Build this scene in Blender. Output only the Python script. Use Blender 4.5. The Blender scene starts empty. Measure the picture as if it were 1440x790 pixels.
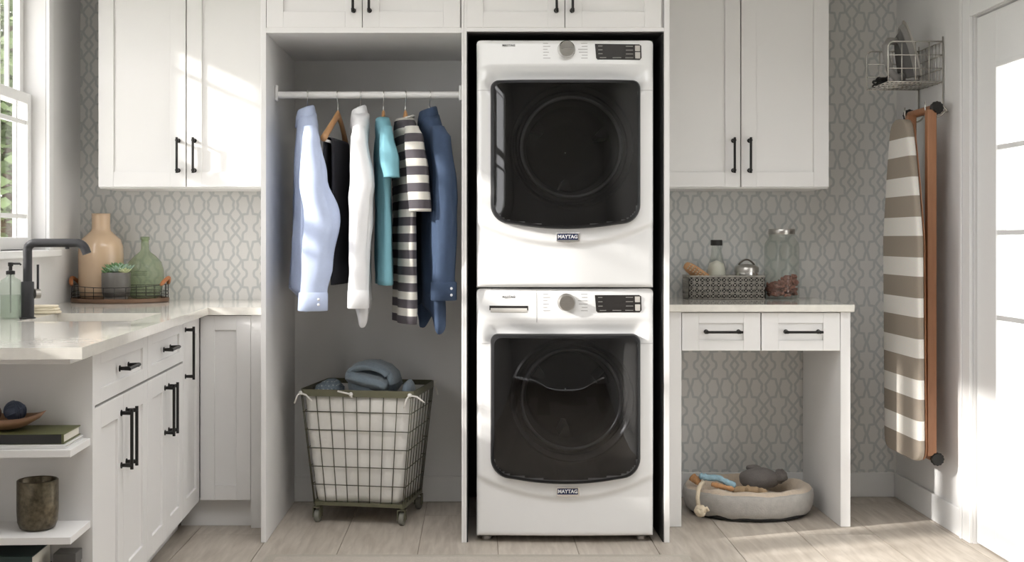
import bpy, bmesh, math, random
from mathutils import Vector, Matrix, noise

# ------------------------------------------------------------------ camera, world, sun, exposure
scene = bpy.context.scene
COL = scene.collection
FPX, CAMY, CAMZ = 1700.0, -5.466, 1.167
cam_d = bpy.data.cameras.new('camera')
cam = bpy.data.objects.new('camera', cam_d)
COL.objects.link(cam)
cam.location = (0, CAMY, CAMZ)
cam.rotation_euler = (math.pi / 2, 0, 0)
cam_d.sensor_width = 36
cam_d.lens = FPX / 1440 * 36
cam_d.shift_x = (720 - 670) / 1440
cam_d.shift_y = -(395 - 335) / 1440
cam_d.clip_start = 0.05
scene.camera = cam

w = bpy.data.worlds.new('world'); scene.world = w
w.use_nodes = True
bg = w.node_tree.nodes['Background']
bg.inputs[0].default_value = (0.962, 0.960, 0.985, 1)
bg.inputs[1].default_value = 4.7

SUN_DIR = Vector((1, 0.33, -0.45)).normalized()
sd = bpy.data.lights.new('sun', 'SUN')
sd.energy = 5.2
sd.angle = math.radians(1.6)
sd.color = (1.0, 0.975, 0.94)
sun = bpy.data.objects.new('sun', sd)
COL.objects.link(sun)
sun.rotation_euler = SUN_DIR.to_track_quat('-Z', 'Y').to_euler()
sun.location = (-6, -4, 5)

def portal(loc, rz, sx, sz):
    # marks a window opening so that the sky is sampled through it (adds no light of its own)
    p = bpy.data.lights.new('sky_portal', 'AREA'); p.shape = 'RECTANGLE'; p.size = sx; p.size_y = sz
    p.cycles.is_portal = True
    o = bpy.data.objects.new('sky_portal', p); COL.objects.link(o)
    o.location = loc; o.rotation_euler = (math.pi / 2 if rz is not None else 0, 0, rz or 0)
    return o
for (a, b) in ((-1.07, -0.50), (-1.76, -1.15), (-2.75, -1.85), (-4.40, -3.40)):
    t = -(a + b) / 2
    portal((-1.891 + 0.0424 * t, -t, 1.70), math.radians(-90 + 2.43), b - a, 1.16)
portal((0.1, -2.8, 3.64), None, 2.2, 1.8)
portal((1.99, -1.30, 1.03), math.radians(90), 0.57, 1.56)

vs = scene.view_settings
vs.view_transform = 'Standard'
vs.look = 'None'
vs.gamma = 1
vs.use_curve_mapping = False
vs.exposure = 0.36

R = math.radians
PI = math.pi
random.seed(7)

# ------------------------------------------------------------------ materials
MATS = {}
def nodes_of(name):
    m = bpy.data.materials.new(name); m.use_nodes = True
    nt = m.node_tree
    b = nt.nodes['Principled BSDF']
    MATS[name] = m
    return m, nt, b

def mat(name, col, rough=0.5, metal=0.0, noise_amt=0.04, scale=30.0, bump=0.0, bscale=200.0, coat=0.0, sheen=0.0, spec=0.5, stretch=None):
    m, nt, b = nodes_of(name)
    b.inputs['Roughness'].default_value = rough
    b.inputs['Metallic'].default_value = metal
    b.inputs['Specular IOR Level'].default_value = spec
    b.inputs['Coat Weight'].default_value = coat
    b.inputs['Coat Roughness'].default_value = 0.05
    b.inputs['Sheen Weight'].default_value = sheen
    tc = nt.nodes.new('ShaderNodeTexCoord')
    mp = nt.nodes.new('ShaderNodeMapping')
    if stretch: mp.inputs['Scale'].default_value = stretch
    nt.links.new(tc.outputs['Object'], mp.inputs['Vector'])
    n = nt.nodes.new('ShaderNodeTexNoise')
    n.inputs['Scale'].default_value = scale
    n.inputs['Detail'].default_value = 4
    nt.links.new(mp.outputs[0], n.inputs['Vector'])
    mx = nt.nodes.new('ShaderNodeMix'); mx.data_type = 'RGBA'
    lo = [max(0, c * (1 - noise_amt * 2)) for c in col]; hi = [min(1, c * (1 + noise_amt * 2)) for c in col]
    mx.inputs[6].default_value = (*lo, 1); mx.inputs[7].default_value = (*hi, 1)
    nt.links.new(n.outputs['Fac'], mx.inputs[0])
    nt.links.new(mx.outputs[2], b.inputs['Base Color'])
    if bump:
        n2 = nt.nodes.new('ShaderNodeTexNoise'); n2.inputs['Scale'].default_value = bscale
        nt.links.new(mp.outputs[0], n2.inputs['Vector'])
        bp = nt.nodes.new('ShaderNodeBump'); bp.inputs['Strength'].default_value = bump; bp.inputs['Distance'].default_value = 0.004
        nt.links.new(n2.outputs['Fac'], bp.inputs['Height'])
        nt.links.new(bp.outputs[0], b.inputs['Normal'])
    return m

def emis_free_glass(name, tint=(0.95, 0.97, 0.95), refl=1.45, rough=0.02, body=None, body_fac=0.0):
    """thin glass: tinted transparency with a fresnel reflection (lets sunlight through)"""
    m = bpy.data.materials.new(name); m.use_nodes = True
    nt = m.node_tree; nt.nodes.clear()
    out = nt.nodes.new('ShaderNodeOutputMaterial')
    tr = nt.nodes.new('ShaderNodeBsdfTransparent'); tr.inputs[0].default_value = (*tint, 1)
    gl = nt.nodes.new('ShaderNodeBsdfGlossy'); gl.inputs['Roughness'].default_value = rough
    fr = nt.nodes.new('ShaderNodeFresnel')
    ge = nt.nodes.new('ShaderNodeNewGeometry'); io = nt.nodes.new('ShaderNodeMapRange')
    io.inputs[3].default_value = refl; io.inputs[4].default_value = 1.0 / refl      # same reflection from both faces of a sheet
    nt.links.new(ge.outputs['Backfacing'], io.inputs[0]); nt.links.new(io.outputs[0], fr.inputs[0])
    mx = nt.nodes.new('ShaderNodeMixShader')
    nt.links.new(fr.outputs[0], mx.inputs[0])
    base = tr
    if body:
        df = nt.nodes.new('ShaderNodeBsdfDiffuse'); df.inputs[0].default_value = (*body, 1)
        mb = nt.nodes.new('ShaderNodeMixShader'); mb.inputs[0].default_value = body_fac
        nt.links.new(tr.outputs[0], mb.inputs[1]); nt.links.new(df.outputs[0], mb.inputs[2]); base = mb
    nt.links.new(base.outputs[0], mx.inputs[1]); nt.links.new(gl.outputs[0], mx.inputs[2])
    nt.links.new(mx.outputs[0], out.inputs[0])
    MATS[name] = m
    return m

mat('cab_paint', (0.80, 0.79, 0.775), 0.5, noise_amt=0.006, scale=6)
mat('wall_paint', (0.74, 0.732, 0.72), 0.6, noise_amt=0.01, scale=8, bump=0.05, bscale=300)
mat('closet_grey', (0.78, 0.775, 0.76), 0.6, noise_amt=0.015, scale=5)
mat('ceiling_paint', (0.82, 0.82, 0.80), 0.7, noise_amt=0.01)
mat('trim_paint', (0.80, 0.80, 0.79), 0.4, noise_amt=0.006)
mat('niche_black', (0.022, 0.021, 0.020), 0.7, noise_amt=0.05)
mat('black_metal', (0.022, 0.021, 0.020), 0.38, metal=0.6, noise_amt=0.08)
mat('matte_black', (0.020, 0.020, 0.022), 0.45, noise_amt=0.05)
mat('bronze_metal', (0.13, 0.115, 0.095), 0.35, metal=0.8, noise_amt=0.08)
mat('quartz', (0.78, 0.755, 0.69), 0.10, noise_amt=0.05, scale=42, coat=0.3)
mat('sink_stone', (0.55, 0.52, 0.47), 0.35, noise_amt=0.04, scale=60)
mat('appliance_white', (0.80, 0.80, 0.79), 0.17, noise_amt=0.004, coat=0.4)
mat('appliance_black', (0.010, 0.010, 0.011), 0.16, noise_amt=0.02)
mat('drum_dark', (0.010, 0.010, 0.010), 0.30, noise_amt=0.1, spec=0.25)
mat('baffle_dark', (0.022, 0.022, 0.022), 0.35, noise_amt=0.1)
mat('rim_black', (0.010, 0.010, 0.011), 0.42, noise_amt=0.02, spec=0.25)
mat('liner_black', (0.020, 0.020, 0.021), 0.24, noise_amt=0.03)
mat('drum_steel', (0.22, 0.22, 0.22), 0.3, metal=1.0, noise_amt=0.05)
mat('chrome', (0.80, 0.79, 0.77), 0.16, metal=1.0, noise_amt=0.02)
mat('brushed', (0.55, 0.53, 0.50), 0.30, metal=1.0, noise_amt=0.05, scale=80)
mat('display', (0.034, 0.031, 0.029), 0.3, noise_amt=0.05, spec=0.2)
mat('display_mark', (0.24, 0.23, 0.215), 0.4)
mat('button_grey', (0.52, 0.50, 0.46), 0.4)
mat('legend_grey', (0.42, 0.41, 0.40), 0.5)
mat('badge_blue', (0.022, 0.032, 0.085), 0.25)
mat('badge_white', (0.85, 0.85, 0.86), 0.3)
mat('text_grey', (0.16, 0.16, 0.16), 0.4)
mat('rod_white', (0.80, 0.79, 0.77), 0.3, noise_amt=0.006)
mat('hanger_wood', (0.50, 0.27, 0.12), 0.4, noise_amt=0.12, scale=14, stretch=(6, 1, 1))
mat('warm_wood', (0.36, 0.17, 0.085), 0.45, noise_amt=0.12, scale=12, stretch=(6, 6, 0.6))
mat('tray_wood', (0.15, 0.085, 0.05), 0.5, noise_amt=0.15, scale=20)
mat('bowl_wood', (0.30, 0.17, 0.10), 0.5, noise_amt=0.12, scale=20)
mat('brush_wood', (0.60, 0.33, 0.16), 0.5, noise_amt=0.1, scale=30)
mat('fabric_blue', (0.52, 0.60, 0.80), 0.85, noise_amt=0.03, scale=60, bump=0.15, bscale=500)
mat('fabric_white', (0.85, 0.85, 0.86), 0.85, noise_amt=0.02, bump=0.15, bscale=500)
mat('fabric_black', (0.020, 0.020, 0.026), 0.9, noise_amt=0.06)
mat('fabric_teal', (0.18, 0.40, 0.47), 0.8, noise_amt=0.04, bump=0.1, bscale=500)
mat('fabric_navy', (0.034, 0.060, 0.115), 0.8, noise_amt=0.07, scale=50, bump=0.2, bscale=500)
mat('button_pearl', (0.75, 0.75, 0.78), 0.25)
mat('cart_wire', (0.10, 0.095, 0.065), 0.45, metal=0.5, noise_amt=0.05)
mat('cart_rim', (0.155, 0.15, 0.095), 0.45, metal=0.3, noise_amt=0.08)
mat('canvas', (0.78, 0.765, 0.72), 0.9, noise_amt=0.03, scale=20, bump=0.25, bscale=120)
mat('rope_white', (0.85, 0.83, 0.78), 0.9, noise_amt=0.05)
mat('towel_blue', (0.20, 0.25, 0.29), 0.95, noise_amt=0.12, scale=120, bump=0.6, bscale=350, sheen=0.3)
mat('wheel_rubber', (0.20, 0.20, 0.17), 0.6, noise_amt=0.08)
mat('bed_grey', (0.42, 0.40, 0.37), 0.95, noise_amt=0.10, scale=40, bump=0.4, bscale=160, sheen=0.2)
mat('bed_plush', (0.60, 0.50, 0.39), 0.95, noise_amt=0.08, scale=50, bump=0.8, bscale=140, sheen=0.3)
mat('toy_grey', (0.16, 0.145, 0.135), 0.95, noise_amt=0.1, bump=0.5, bscale=200)
mat('toy_blue', (0.30, 0.46, 0.54), 0.9, noise_amt=0.2, scale=60, bump=0.5, bscale=150)
mat('toy_orange', (0.56, 0.30, 0.14), 0.9, noise_amt=0.15, scale=60, bump=0.5, bscale=150)
mat('toy_tan', (0.46, 0.33, 0.20), 0.95, noise_amt=0.1, bump=0.5, bscale=150)
mat('toy_rope', (0.70, 0.60, 0.45), 0.95, noise_amt=0.1, bump=0.6, bscale=200)
mat('wire_chrome', (0.62, 0.60, 0.56), 0.25, metal=0.9, noise_amt=0.02)
mat('iron_dark', (0.09, 0.088, 0.085), 0.4, noise_amt=0.05)
mat('iron_grey', (0.26, 0.25, 0.24), 0.4, noise_amt=0.05)
mat('vase_beige', (0.63, 0.46, 0.31), 0.14, noise_amt=0.03, scale=8, coat=0.5)
mat('pot_grey', (0.115, 0.108, 0.098), 0.32, noise_amt=0.06, stretch=(1, 1, 12))
mat('leaf_green', (0.15, 0.27, 0.12), 0.5, noise_amt=0.15, scale=40)
mat('leaf_pale', (0.55, 0.60, 0.34), 0.5, noise_amt=0.12, scale=40)
mat('leaf_blue', (0.30, 0.42, 0.32), 0.5, noise_amt=0.12, scale=40)
mat('leather', (0.42, 0.16, 0.06), 0.5, noise_amt=0.12)
mat('cap_black', (0.015, 0.014, 0.013), 0.5)
mat('milk', (0.80, 0.76, 0.66), 0.4, noise_amt=0.02)
mat('potpourri', (0.34, 0.13, 0.085), 0.8, noise_amt=0.35, scale=70)
mat('book_green', (0.115, 0.12, 0.045), 0.5, noise_amt=0.2, scale=18)
mat('book_black', (0.018, 0.018, 0.018), 0.5)
mat('book_dkgreen', (0.016, 0.034, 0.032), 0.5)
mat('paper', (0.74, 0.71, 0.63), 0.8, noise_amt=0.03, stretch=(1, 1, 60))
mat('cup_metal', (0.12, 0.10, 0.068), 0.34, metal=0.8, noise_amt=0.5, scale=85)
mat('ball_blue', (0.06, 0.075, 0.12), 0.7, noise_amt=0.2)
mat('ball_brown', (0.20, 0.10, 0.06), 0.7, noise_amt=0.2)
mat('cream_cloth', (0.80, 0.72, 0.56), 0.9, noise_amt=0.04)
mat('rug_wool', (0.50, 0.45, 0.39), 0.95, noise_amt=0.07, scale=90, bump=0.4, bscale=300)
mat('rug_edge', (0.44, 0.40, 0.34), 0.95, noise_amt=0.06, scale=90)
mat('grass', (0.13, 0.18, 0.065), 0.9, noise_amt=0.15, scale=3)
mat('tree_leaf', (0.12, 0.165, 0.07), 0.7, noise_amt=0.25, scale=3)
mat('bark', (0.16, 0.12, 0.09), 0.9, noise_amt=0.2)
mat('rubber_black', (0.016, 0.016, 0.015), 0.65)
emis_free_glass('window_glass', (0.98, 0.975, 0.97), 1.25)
emis_free_glass('door_glass', (0.93, 0.94, 0.93), 1.4, body=(0.85, 0.85, 0.83), body_fac=0.15)
emis_free_glass('appliance_glass', (0.30, 0.30, 0.31), 1.62, 0.025)
emis_free_glass('green_glass', (0.80, 0.86, 0.74), 1.40, 0.03, body=(0.40, 0.46, 0.33), body_fac=0.22)
emis_free_glass('clear_glass', (0.93, 0.95, 0.93), 1.40, 0.03, body=(0.5, 0.51, 0.48), body_fac=0.10)
emis_free_glass('soap_glass', (0.90, 0.94, 0.90), 1.40, 0.03, body=(0.62, 0.70, 0.62), body_fac=0.25)

# striped fabrics (bands along object z)
def striped(name, c1, c2, period, duty, offset, axis=2, rough=0.9, slope=0.0):
    m, nt, b = nodes_of(name)
    b.inputs['Roughness'].default_value = rough
    tc = nt.nodes.new('ShaderNodeTexCoord'); sx = nt.nodes.new('ShaderNodeSeparateXYZ')
    nt.links.new(tc.outputs['Object'], sx.inputs[0])
    def mth(op, a, bb):
        n = nt.nodes.new('ShaderNodeMath'); n.operation = op
        for i, v in enumerate((a, bb)):
            if isinstance(v, (int, float)): n.inputs[i].default_value = v
            else: nt.links.new(v, n.inputs[i])
        return n.outputs[0]
    z = mth('ADD', sx.outputs[axis], mth('MULTIPLY', sx.outputs[1], slope))
    fr = mth('FRACT', mth('DIVIDE', mth('SUBTRACT', z, offset), period), 0)
    g = mth('GREATER_THAN', fr, duty)
    n = nt.nodes.new('ShaderNodeTexNoise'); n.inputs['Scale'].default_value = 300
    nt.links.new(tc.outputs['Object'], n.inputs['Vector'])
    mx = nt.nodes.new('ShaderNodeMix'); mx.data_type = 'RGBA'
    mx.inputs[6].default_value = (*c1, 1); mx.inputs[7].default_value = (*c2, 1)
    nt.links.new(g, mx.inputs[0])
    m2 = nt.nodes.new('ShaderNodeMix'); m2.data_type = 'RGBA'; m2.blend_type = 'MULTIPLY'; m2.inputs[0].default_value = 0.25
    nt.links.new(mx.outputs[2], m2.inputs[6]); nt.links.new(n.outputs['Color'], m2.inputs[7])
    nt.links.new(m2.outputs[2], b.inputs['Base Color'])
    return m
striped('fabric_stripe', (0.085, 0.075, 0.085), (0.66, 0.64, 0.58), 0.064, 0.53, 0.0)
striped('board_cover', (0.33, 0.28, 0.225), (0.80, 0.77, 0.71), 0.160, 0.53, 0.030)

def wood_floor():
    m, nt, b = nodes_of('plank_wood')
    b.inputs['Roughness'].default_value = 0.42
    tc = nt.nodes.new('ShaderNodeTexCoord'); mp = nt.nodes.new('ShaderNodeMapping')
    mp.inputs['Scale'].default_value = (14, 1.6, 1)
    oi = nt.nodes.new('ShaderNodeObjectInfo')
    ad = nt.nodes.new('ShaderNodeVectorMath'); ad.operation = 'ADD'
    mu = nt.nodes.new('ShaderNodeMath'); mu.operation = 'MULTIPLY'; mu.inputs[1].default_value = 40
    nt.links.new(oi.outputs['Random'], mu.inputs[0])
    nt.links.new(tc.outputs['Object'], ad.inputs[0]); nt.links.new(mu.outputs[0], ad.inputs[1])
    nt.links.new(ad.outputs[0], mp.inputs['Vector'])
    n = nt.nodes.new('ShaderNodeTexNoise'); n.inputs['Scale'].default_value = 3.0; n.inputs['Detail'].default_value = 7
    n.inputs['Distortion'].default_value = 0.5
    nt.links.new(mp.outputs[0], n.inputs['Vector'])
    cr = nt.nodes.new('ShaderNodeValToRGB')
    cr.color_ramp.elements[0].position = 0.28; cr.color_ramp.elements[0].color = (0.42, 0.365, 0.305, 1)
    cr.color_ramp.elements[1].position = 0.75; cr.color_ramp.elements[1].color = (0.62, 0.56, 0.485, 1)
    nt.links.new(n.outputs['Fac'], cr.inputs[0])
    hs = nt.nodes.new('ShaderNodeHueSaturation')
    mr = nt.nodes.new('ShaderNodeMapRange'); mr.inputs[3].default_value = 0.93; mr.inputs[4].default_value = 1.07
    nt.links.new(oi.outputs['Random'], mr.inputs[0]); nt.links.new(mr.outputs[0], hs.inputs['Value'])
    nt.links.new(cr.outputs[0], hs.inputs['Color']); nt.links.new(hs.outputs[0], b.inputs['Base Color'])
wood_floor()
mat('grout', (0.33, 0.28, 0.23), 0.8)

def wallpaper():
    """interlaced lattice print: distance to line segments folded into one quadrant of the repeat"""
    m, nt, b = nodes_of('wallpaper')
    b.inputs['Roughness'].default_value = 0.65
    PX, PY = 0.1327, 0.2068
    L = nt.links.new
    def N(t): return nt.nodes.new(t)
    def mth(op, a, bb=0.0, clamp=False):
        n = N('ShaderNodeMath'); n.operation = op; n.use_clamp = clamp
        for i, v in enumerate((a, bb)):
            if isinstance(v, (int, float)): n.inputs[i].default_value = v
            else: L(v, n.inputs[i])
        return n.outputs[0]
    def vm(op, a, bb=None, out=0, scale=None):
        n = N('ShaderNodeVectorMath'); n.operation = op
        for i, v in enumerate((a, bb)):
            if v is None: continue
            if isinstance(v, tuple): n.inputs[i].default_value = v
            else: L(v, n.inputs[i])
        if scale is not None: L(scale, n.inputs['Scale'])
        return n.outputs[out]
    tc = N('ShaderNodeTexCoord'); sp = N('ShaderNodeSeparateXYZ'); L(tc.outputs['Object'], sp.inputs[0])
    cx0 = (965 + 210 / 7.9 - 670) / 311.0
    cz0 = CAMZ - (500 + 105 / 7.9 - 335) / 311.0
    def fold(v, c, p):
        q = mth('DIVIDE', mth('SUBTRACT', v, c), p)
        f = mth('SUBTRACT', q, mth('ROUND', q))
        return mth('MULTIPLY', mth('ABSOLUTE', f), p)
    u = fold(sp.outputs[0], cx0, PX); v = fold(sp.outputs[2], cz0, PY)
    cb = N('ShaderNodeCombineXYZ'); L(u, cb.inputs[0]); L(v, cb.inputs[1])
    p = cb.outputs[0]
    lines = [[(.13, 0), (.07, .06), (0, .118), (.13, .21), (.2, .285), (.13, .36), (.055, .42), (.085, .5)],
             [(.385, 0), (.365, .06), (.27, .105), (.245, .14), (.24, .25), (.2, .285), (.30, .298), (.405, .305), (.43, .39), (.485, .5)]]
    d = None
    for ln in lines:
        for (a, c) in zip(ln[:-1], ln[1:]):
            A = (a[0] * PX, a[1] * PY, 0.0); B = (c[0] * PX, c[1] * PY, 0.0)
            ba = (B[0] - A[0], B[1] - A[1], 0.0); bb = ba[0] ** 2 + ba[1] ** 2
            pa = vm('SUBTRACT', p, A)
            h = mth('DIVIDE', vm('DOT_PRODUCT', pa, ba, out=1), bb, clamp=True)
            n = N('ShaderNodeVectorMath'); n.operation = 'SCALE'; n.inputs[0].default_value = ba; L(h, n.inputs['Scale'])
            dist = vm('DISTANCE', pa, n.outputs[0], out=1)
            d = dist if d is None else mth('MINIMUM', d, dist)
    mr = N('ShaderNodeMapRange'); mr.interpolation_type = 'SMOOTHSTEP'
    mr.inputs[1].default_value = 0.0030; mr.inputs[2].default_value = 0.0075
    L(d, mr.inputs[0])
    nz = N('ShaderNodeTexNoise'); nz.inputs['Scale'].default_value = 260; L(tc.outputs['Object'], nz.inputs['Vector'])
    mx = N('ShaderNodeMix'); mx.data_type = 'RGBA'
    mx.inputs[6].default_value = (0.55, 0.565, 0.555, 1); mx.inputs[7].default_value = (0.73, 0.72, 0.695, 1)
    L(mr.outputs[0], mx.inputs[0])
    m2 = N('ShaderNodeMix'); m2.data_type = 'RGBA'; m2.blend_type = 'OVERLAY'; m2.inputs[0].default_value = 0.10
    L(mx.outputs[2], m2.inputs[6]); L(nz.outputs['Fac'], m2.inputs[7])
    L(m2.outputs[2], b.inputs['Base Color'])
wallpaper()

# ------------------------------------------------------------------ mesh helpers
class MB:
    def __init__(s): s.v = []; s.f = []
    def add(s, vs, fs, M=None):
        o = len(s.v)
        s.v += [tuple(M @ Vector(p)) if M else tuple(p) for p in vs]
        s.f += [tuple(i + o for i in f) for f in fs]
        return s
    def box(s, x0, x1, y0, y1, z0, z1, M=None):
        vs = [(x, y, z) for z in (z0, z1) for y in (y0, y1) for x in (x0, x1)]
        return s.add(vs, [(0, 2, 3, 1), (4, 5, 7, 6), (0, 1, 5, 4), (2, 6, 7, 3), (0, 4, 6, 2), (1, 3, 7, 5)], M)
    def rings(s, rings, closed_u=True, cap0=False, cap1=False, M=None, loop=False):
        n = len(rings[0]); vs = [p for r in rings for p in r]; fs = []
        m = len(rings)
        for i in range(m if loop else m - 1):
            i2 = (i + 1) % m
            for j in range(n if closed_u else n - 1):
                k = (j + 1) % n
                fs.append((i * n + j, i * n + k, i2 * n + k, i2 * n + j))
        if cap0: fs.append(tuple(reversed(range(n))))
        if cap1: fs.append(tuple((m - 1) * n + j for j in range(n)))
        return s.add(vs, fs, M)
    def tube(s, pts, r, n=8, caps=True, loop=False, M=None, flat=None):
        P = [Vector(p) for p in pts]; rings = []; m = len(P)
        up = None
        for i, p in enumerate(P):
            if loop: t = (P[(i + 1) % m] - P[i - 1]).normalized()
            else: t = (P[min(i + 1, m - 1)] - P[max(i - 1, 0)]).normalized()
            if up is None:
                up = Vector((0, 0, 1)) if abs(t.z) < 0.9 else Vector((0, 1, 0))
            up = (up - t * up.dot(t)); up.normalize()
            sd_ = t.cross(up)
            rr = r[i] if isinstance(r, (list, tuple)) else r
            fx = flat if flat else 1.0
            rings.append([tuple(p + (up * math.cos(a) * fx + sd_ * math.sin(a)) * rr) for a in [2 * PI * k / n for k in range(n)]])
        return s.rings(rings, True, caps and not loop, caps and not loop, M, loop)
    def lathe(s, prof, n=32, c=(0, 0, 0), cap0=False, cap1=False, M=None, sx=1.0, sy=1.0):
        rings = [[(c[0] + r * math.cos(2 * PI * k / n) * sx, c[1] + r * math.sin(2 * PI * k / n) * sy, c[2] + z) for k in range(n)] for r, z in prof]
        return s.rings(rings, True, cap0, cap1, M)
    def prism(s, pts, z0, z1, M=None):
        n = len(pts)
        vs = [(x, y, z0) for x, y in pts] + [(x, y, z1) for x, y in pts]
        fs = [tuple(reversed(range(n))), tuple(range(n, 2 * n))] + [(i, (i + 1) % n, n + (i + 1) % n, n + i) for i in range(n)]
        return s.add(vs, fs, M)
    def ball(s, c, r, n=16, m=10, sq=(1, 1, 1), M=None):
        rings = []
        for i in range(m + 1):
            th = PI * (0.001 + 0.998 * i / m)
            rings.append([(c[0] + r * sq[0] * math.sin(th) * math.cos(2 * PI * k / n), c[1] + r * sq[1] * math.sin(th) * math.sin(2 * PI * k / n), c[2] - r * sq[2] * math.cos(th)) for k in range(n)])
        return s.rings(rings, True, True, True, M)
    def grid(s, fn, nu, nv, M=None):
        vs = [fn(i / nu, j / nv) for j in range(nv + 1) for i in range(nu + 1)]
        fs = [(j * (nu + 1) + i, j * (nu + 1) + i + 1, (j + 1) * (nu + 1) + i + 1, (j + 1) * (nu + 1) + i) for j in range(nv) for i in range(nu)]
        return s.add(vs, fs, M)
    def mesh(s, name, material, smooth=False):
        me = bpy.data.meshes.new(name)
        me.from_pydata(s.v, [], s.f)
        bm = bmesh.new(); bm.from_mesh(me)
        bmesh.ops.recalc_face_normals(bm, faces=bm.faces)
        bm.to_mesh(me); bm.free()
        me.materials.append(MATS[material])
        if smooth:
            me.polygons.foreach_set('use_smooth', [True] * len(me.polygons))
        return me
    def build(s, name, material, parent=None, smooth=False, bevel=0.0, loc=None, rot=None, solid=0.0, label=None, auto=None):
        o = bpy.data.objects.new(name, s.mesh(name, material, smooth))
        COL.objects.link(o)
        if parent: o.parent = parent
        if loc: o.location = loc
        if rot: o.rotation_euler = rot
        if solid:
            md = o.modifiers.new('solid', 'SOLIDIFY'); md.thickness = solid; md.offset = 0
        if bevel:
            md = o.modifiers.new('bevel', 'BEVEL'); md.width = bevel; md.segments = 2; md.limit_method = 'ANGLE'; md.angle_limit = R(40)
        if auto:
            o.data.polygons.foreach_set('use_smooth', [True] * len(o.data.polygons))
            o.data.set_sharp_from_angle(angle=R(auto))
        if label: o['label'] = label
        return o

def thing(name, label, cat, loc=(0, 0, 0), rz=0.0, group=None):
    o = bpy.data.objects.new(name, None); COL.objects.link(o)
    o.empty_display_size = 0.05
    o.location = loc; o.rotation_euler = (0, 0, rz)
    o['label'] = label; o['category'] = cat
    if group: o['group'] = group
    return o
def tag(o, label, cat, group=None):
    o['label'] = label; o['category'] = cat
    if group: o['group'] = group
    return o
def struct(o):
    o['kind'] = 'structure'
    return o
def empty_struct(name, loc=(0, 0, 0), rz=0.0):
    o = bpy.data.objects.new(name, None); COL.objects.link(o); o.location = loc; o.rotation_euler = (0, 0, rz)
    o['kind'] = 'structure'; return o
def text_mesh(txt, size, name, material, parent, loc, rot, width=1.0, extrude=0.0004, offset=0.0):
    cu = bpy.data.curves.new('text', 'FONT'); cu.body = txt; cu.size = size; cu.align_x = 'CENTER'; cu.align_y = 'CENTER'
    cu.extrude = extrude; cu.offset = offset; cu.resolution_u = 2
    t = bpy.data.objects.new('text', cu); COL.objects.link(t)
    dg = bpy.context.evaluated_depsgraph_get()
    me = bpy.data.meshes.new_from_object(t.evaluated_get(dg))
    bpy.data.objects.remove(t)
    me.materials.clear(); me.materials.append(MATS[material])
    o = bpy.data.objects.new(name, me); COL.objects.link(o); o.parent = parent
    o.location = loc; o.rotation_euler = rot; o.scale = (width, 1, 1)
    return o

# left side of the room runs 2.4 degrees off square: local x = out from the left wall, local y = 0 at the back corner
TH = R(2.43)
LX0 = -1.791
def LP(x, y, z=0.0):
    return (LX0 + x * math.cos(TH) - y * math.sin(TH), x * math.sin(TH) + y * math.cos(TH), z)
RWX = 1.90      # right wall
ROOM_Y = -6.3
CEIL = 2.70

# ------------------------------------------------------------------ room shell
fl = MB().box(-2.1, 2.05, ROOM_Y, 0.1, -0.08, -0.004).build('floor', 'grout'); struct(fl)
seam0, pw = -0.5165, 0.2985
plank_meshes = {}
for i in range(-5, 9):
    x0 = seam0 + i * pw
    x1 = x0 + pw
    a, b_ = max(x0, -2.05), min(x1, 2.0)
    if b_ - a < 0.03: continue
    off = (0.0, 0.42, 0.75, 0.2)[i % 4]
    y = 0.05 - off
    ys = [0.05] + [0.05 - off - 1.2 * k for k in range(1 if off == 0 else 0, 5)]
    for y1, y0 in zip(ys[:-1], ys[1:]):
        if y1 - y0 < 0.02 or y1 < -4.2: continue
        key = (round(b_ - a, 4), round(y1 - y0, 4))
        if key not in plank_meshes:
            g = 0.0016
            mb = MB()
            W, H = key
            mb.prism([(-W / 2 + g, -H / 2 + g), (W / 2 - g, -H / 2 + g), (W / 2 - g, H / 2 - g), (-W / 2 + g, H / 2 - g)], -0.004, 0.0)
            plank_meshes[key] = mb.mesh('plank', 'plank_wood')
        o = bpy.data.objects.new('plank', plank_meshes[key]); COL.objects.link(o)
        o.parent = fl; o.location = ((a + b_) / 2, (y0 + y1) / 2, 0)

struct(MB().box(-1.95, 2.02, 0.0, 0.10, 0, CEIL).build('wall_back', 'wallpaper'))
SKX0, SKX1, SKY0, SKY1, SKH = -1.0, 1.2, -3.7, -1.9, 0.9
cl_ = MB().box(-2.1, 2.05, SKY1, 0.12, CEIL, CEIL + 0.08).box(-2.1, 2.05, ROOM_Y - 0.1, SKY0, CEIL, CEIL + 0.08)
cl_.box(-2.1, SKX0, SKY0, SKY1, CEIL, CEIL + 0.08).box(SKX1, 2.05, SKY0, SKY1, CEIL, CEIL + 0.08)
struct(cl_.build('ceiling', 'ceiling_paint'))
skl = empty_struct('window_6')  # unseen skylight, added for soft daylight fill from above
c = MB()
c.box(SKX0 - 0.05, SKX0, SKY0 - 0.05, SKY1 + 0.05, CEIL + 0.08, CEIL + SKH).box(SKX1, SKX1 + 0.05, SKY0 - 0.05, SKY1 + 0.05, CEIL + 0.08, CEIL + SKH)
c.box(SKX0, SKX1, SKY0 - 0.05, SKY0, CEIL + 0.08, CEIL + SKH).box(SKX0, SKX1, SKY1, SKY1 + 0.05, CEIL + 0.08, CEIL + SKH)
c.build('light_shaft', 'ceiling_paint', skl)
MB().box(SKX0, SKX1, SKY0, SKY1, CEIL + SKH - 0.02, CEIL + SKH - 0.015).build('pane', 'window_glass', skl)

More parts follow.
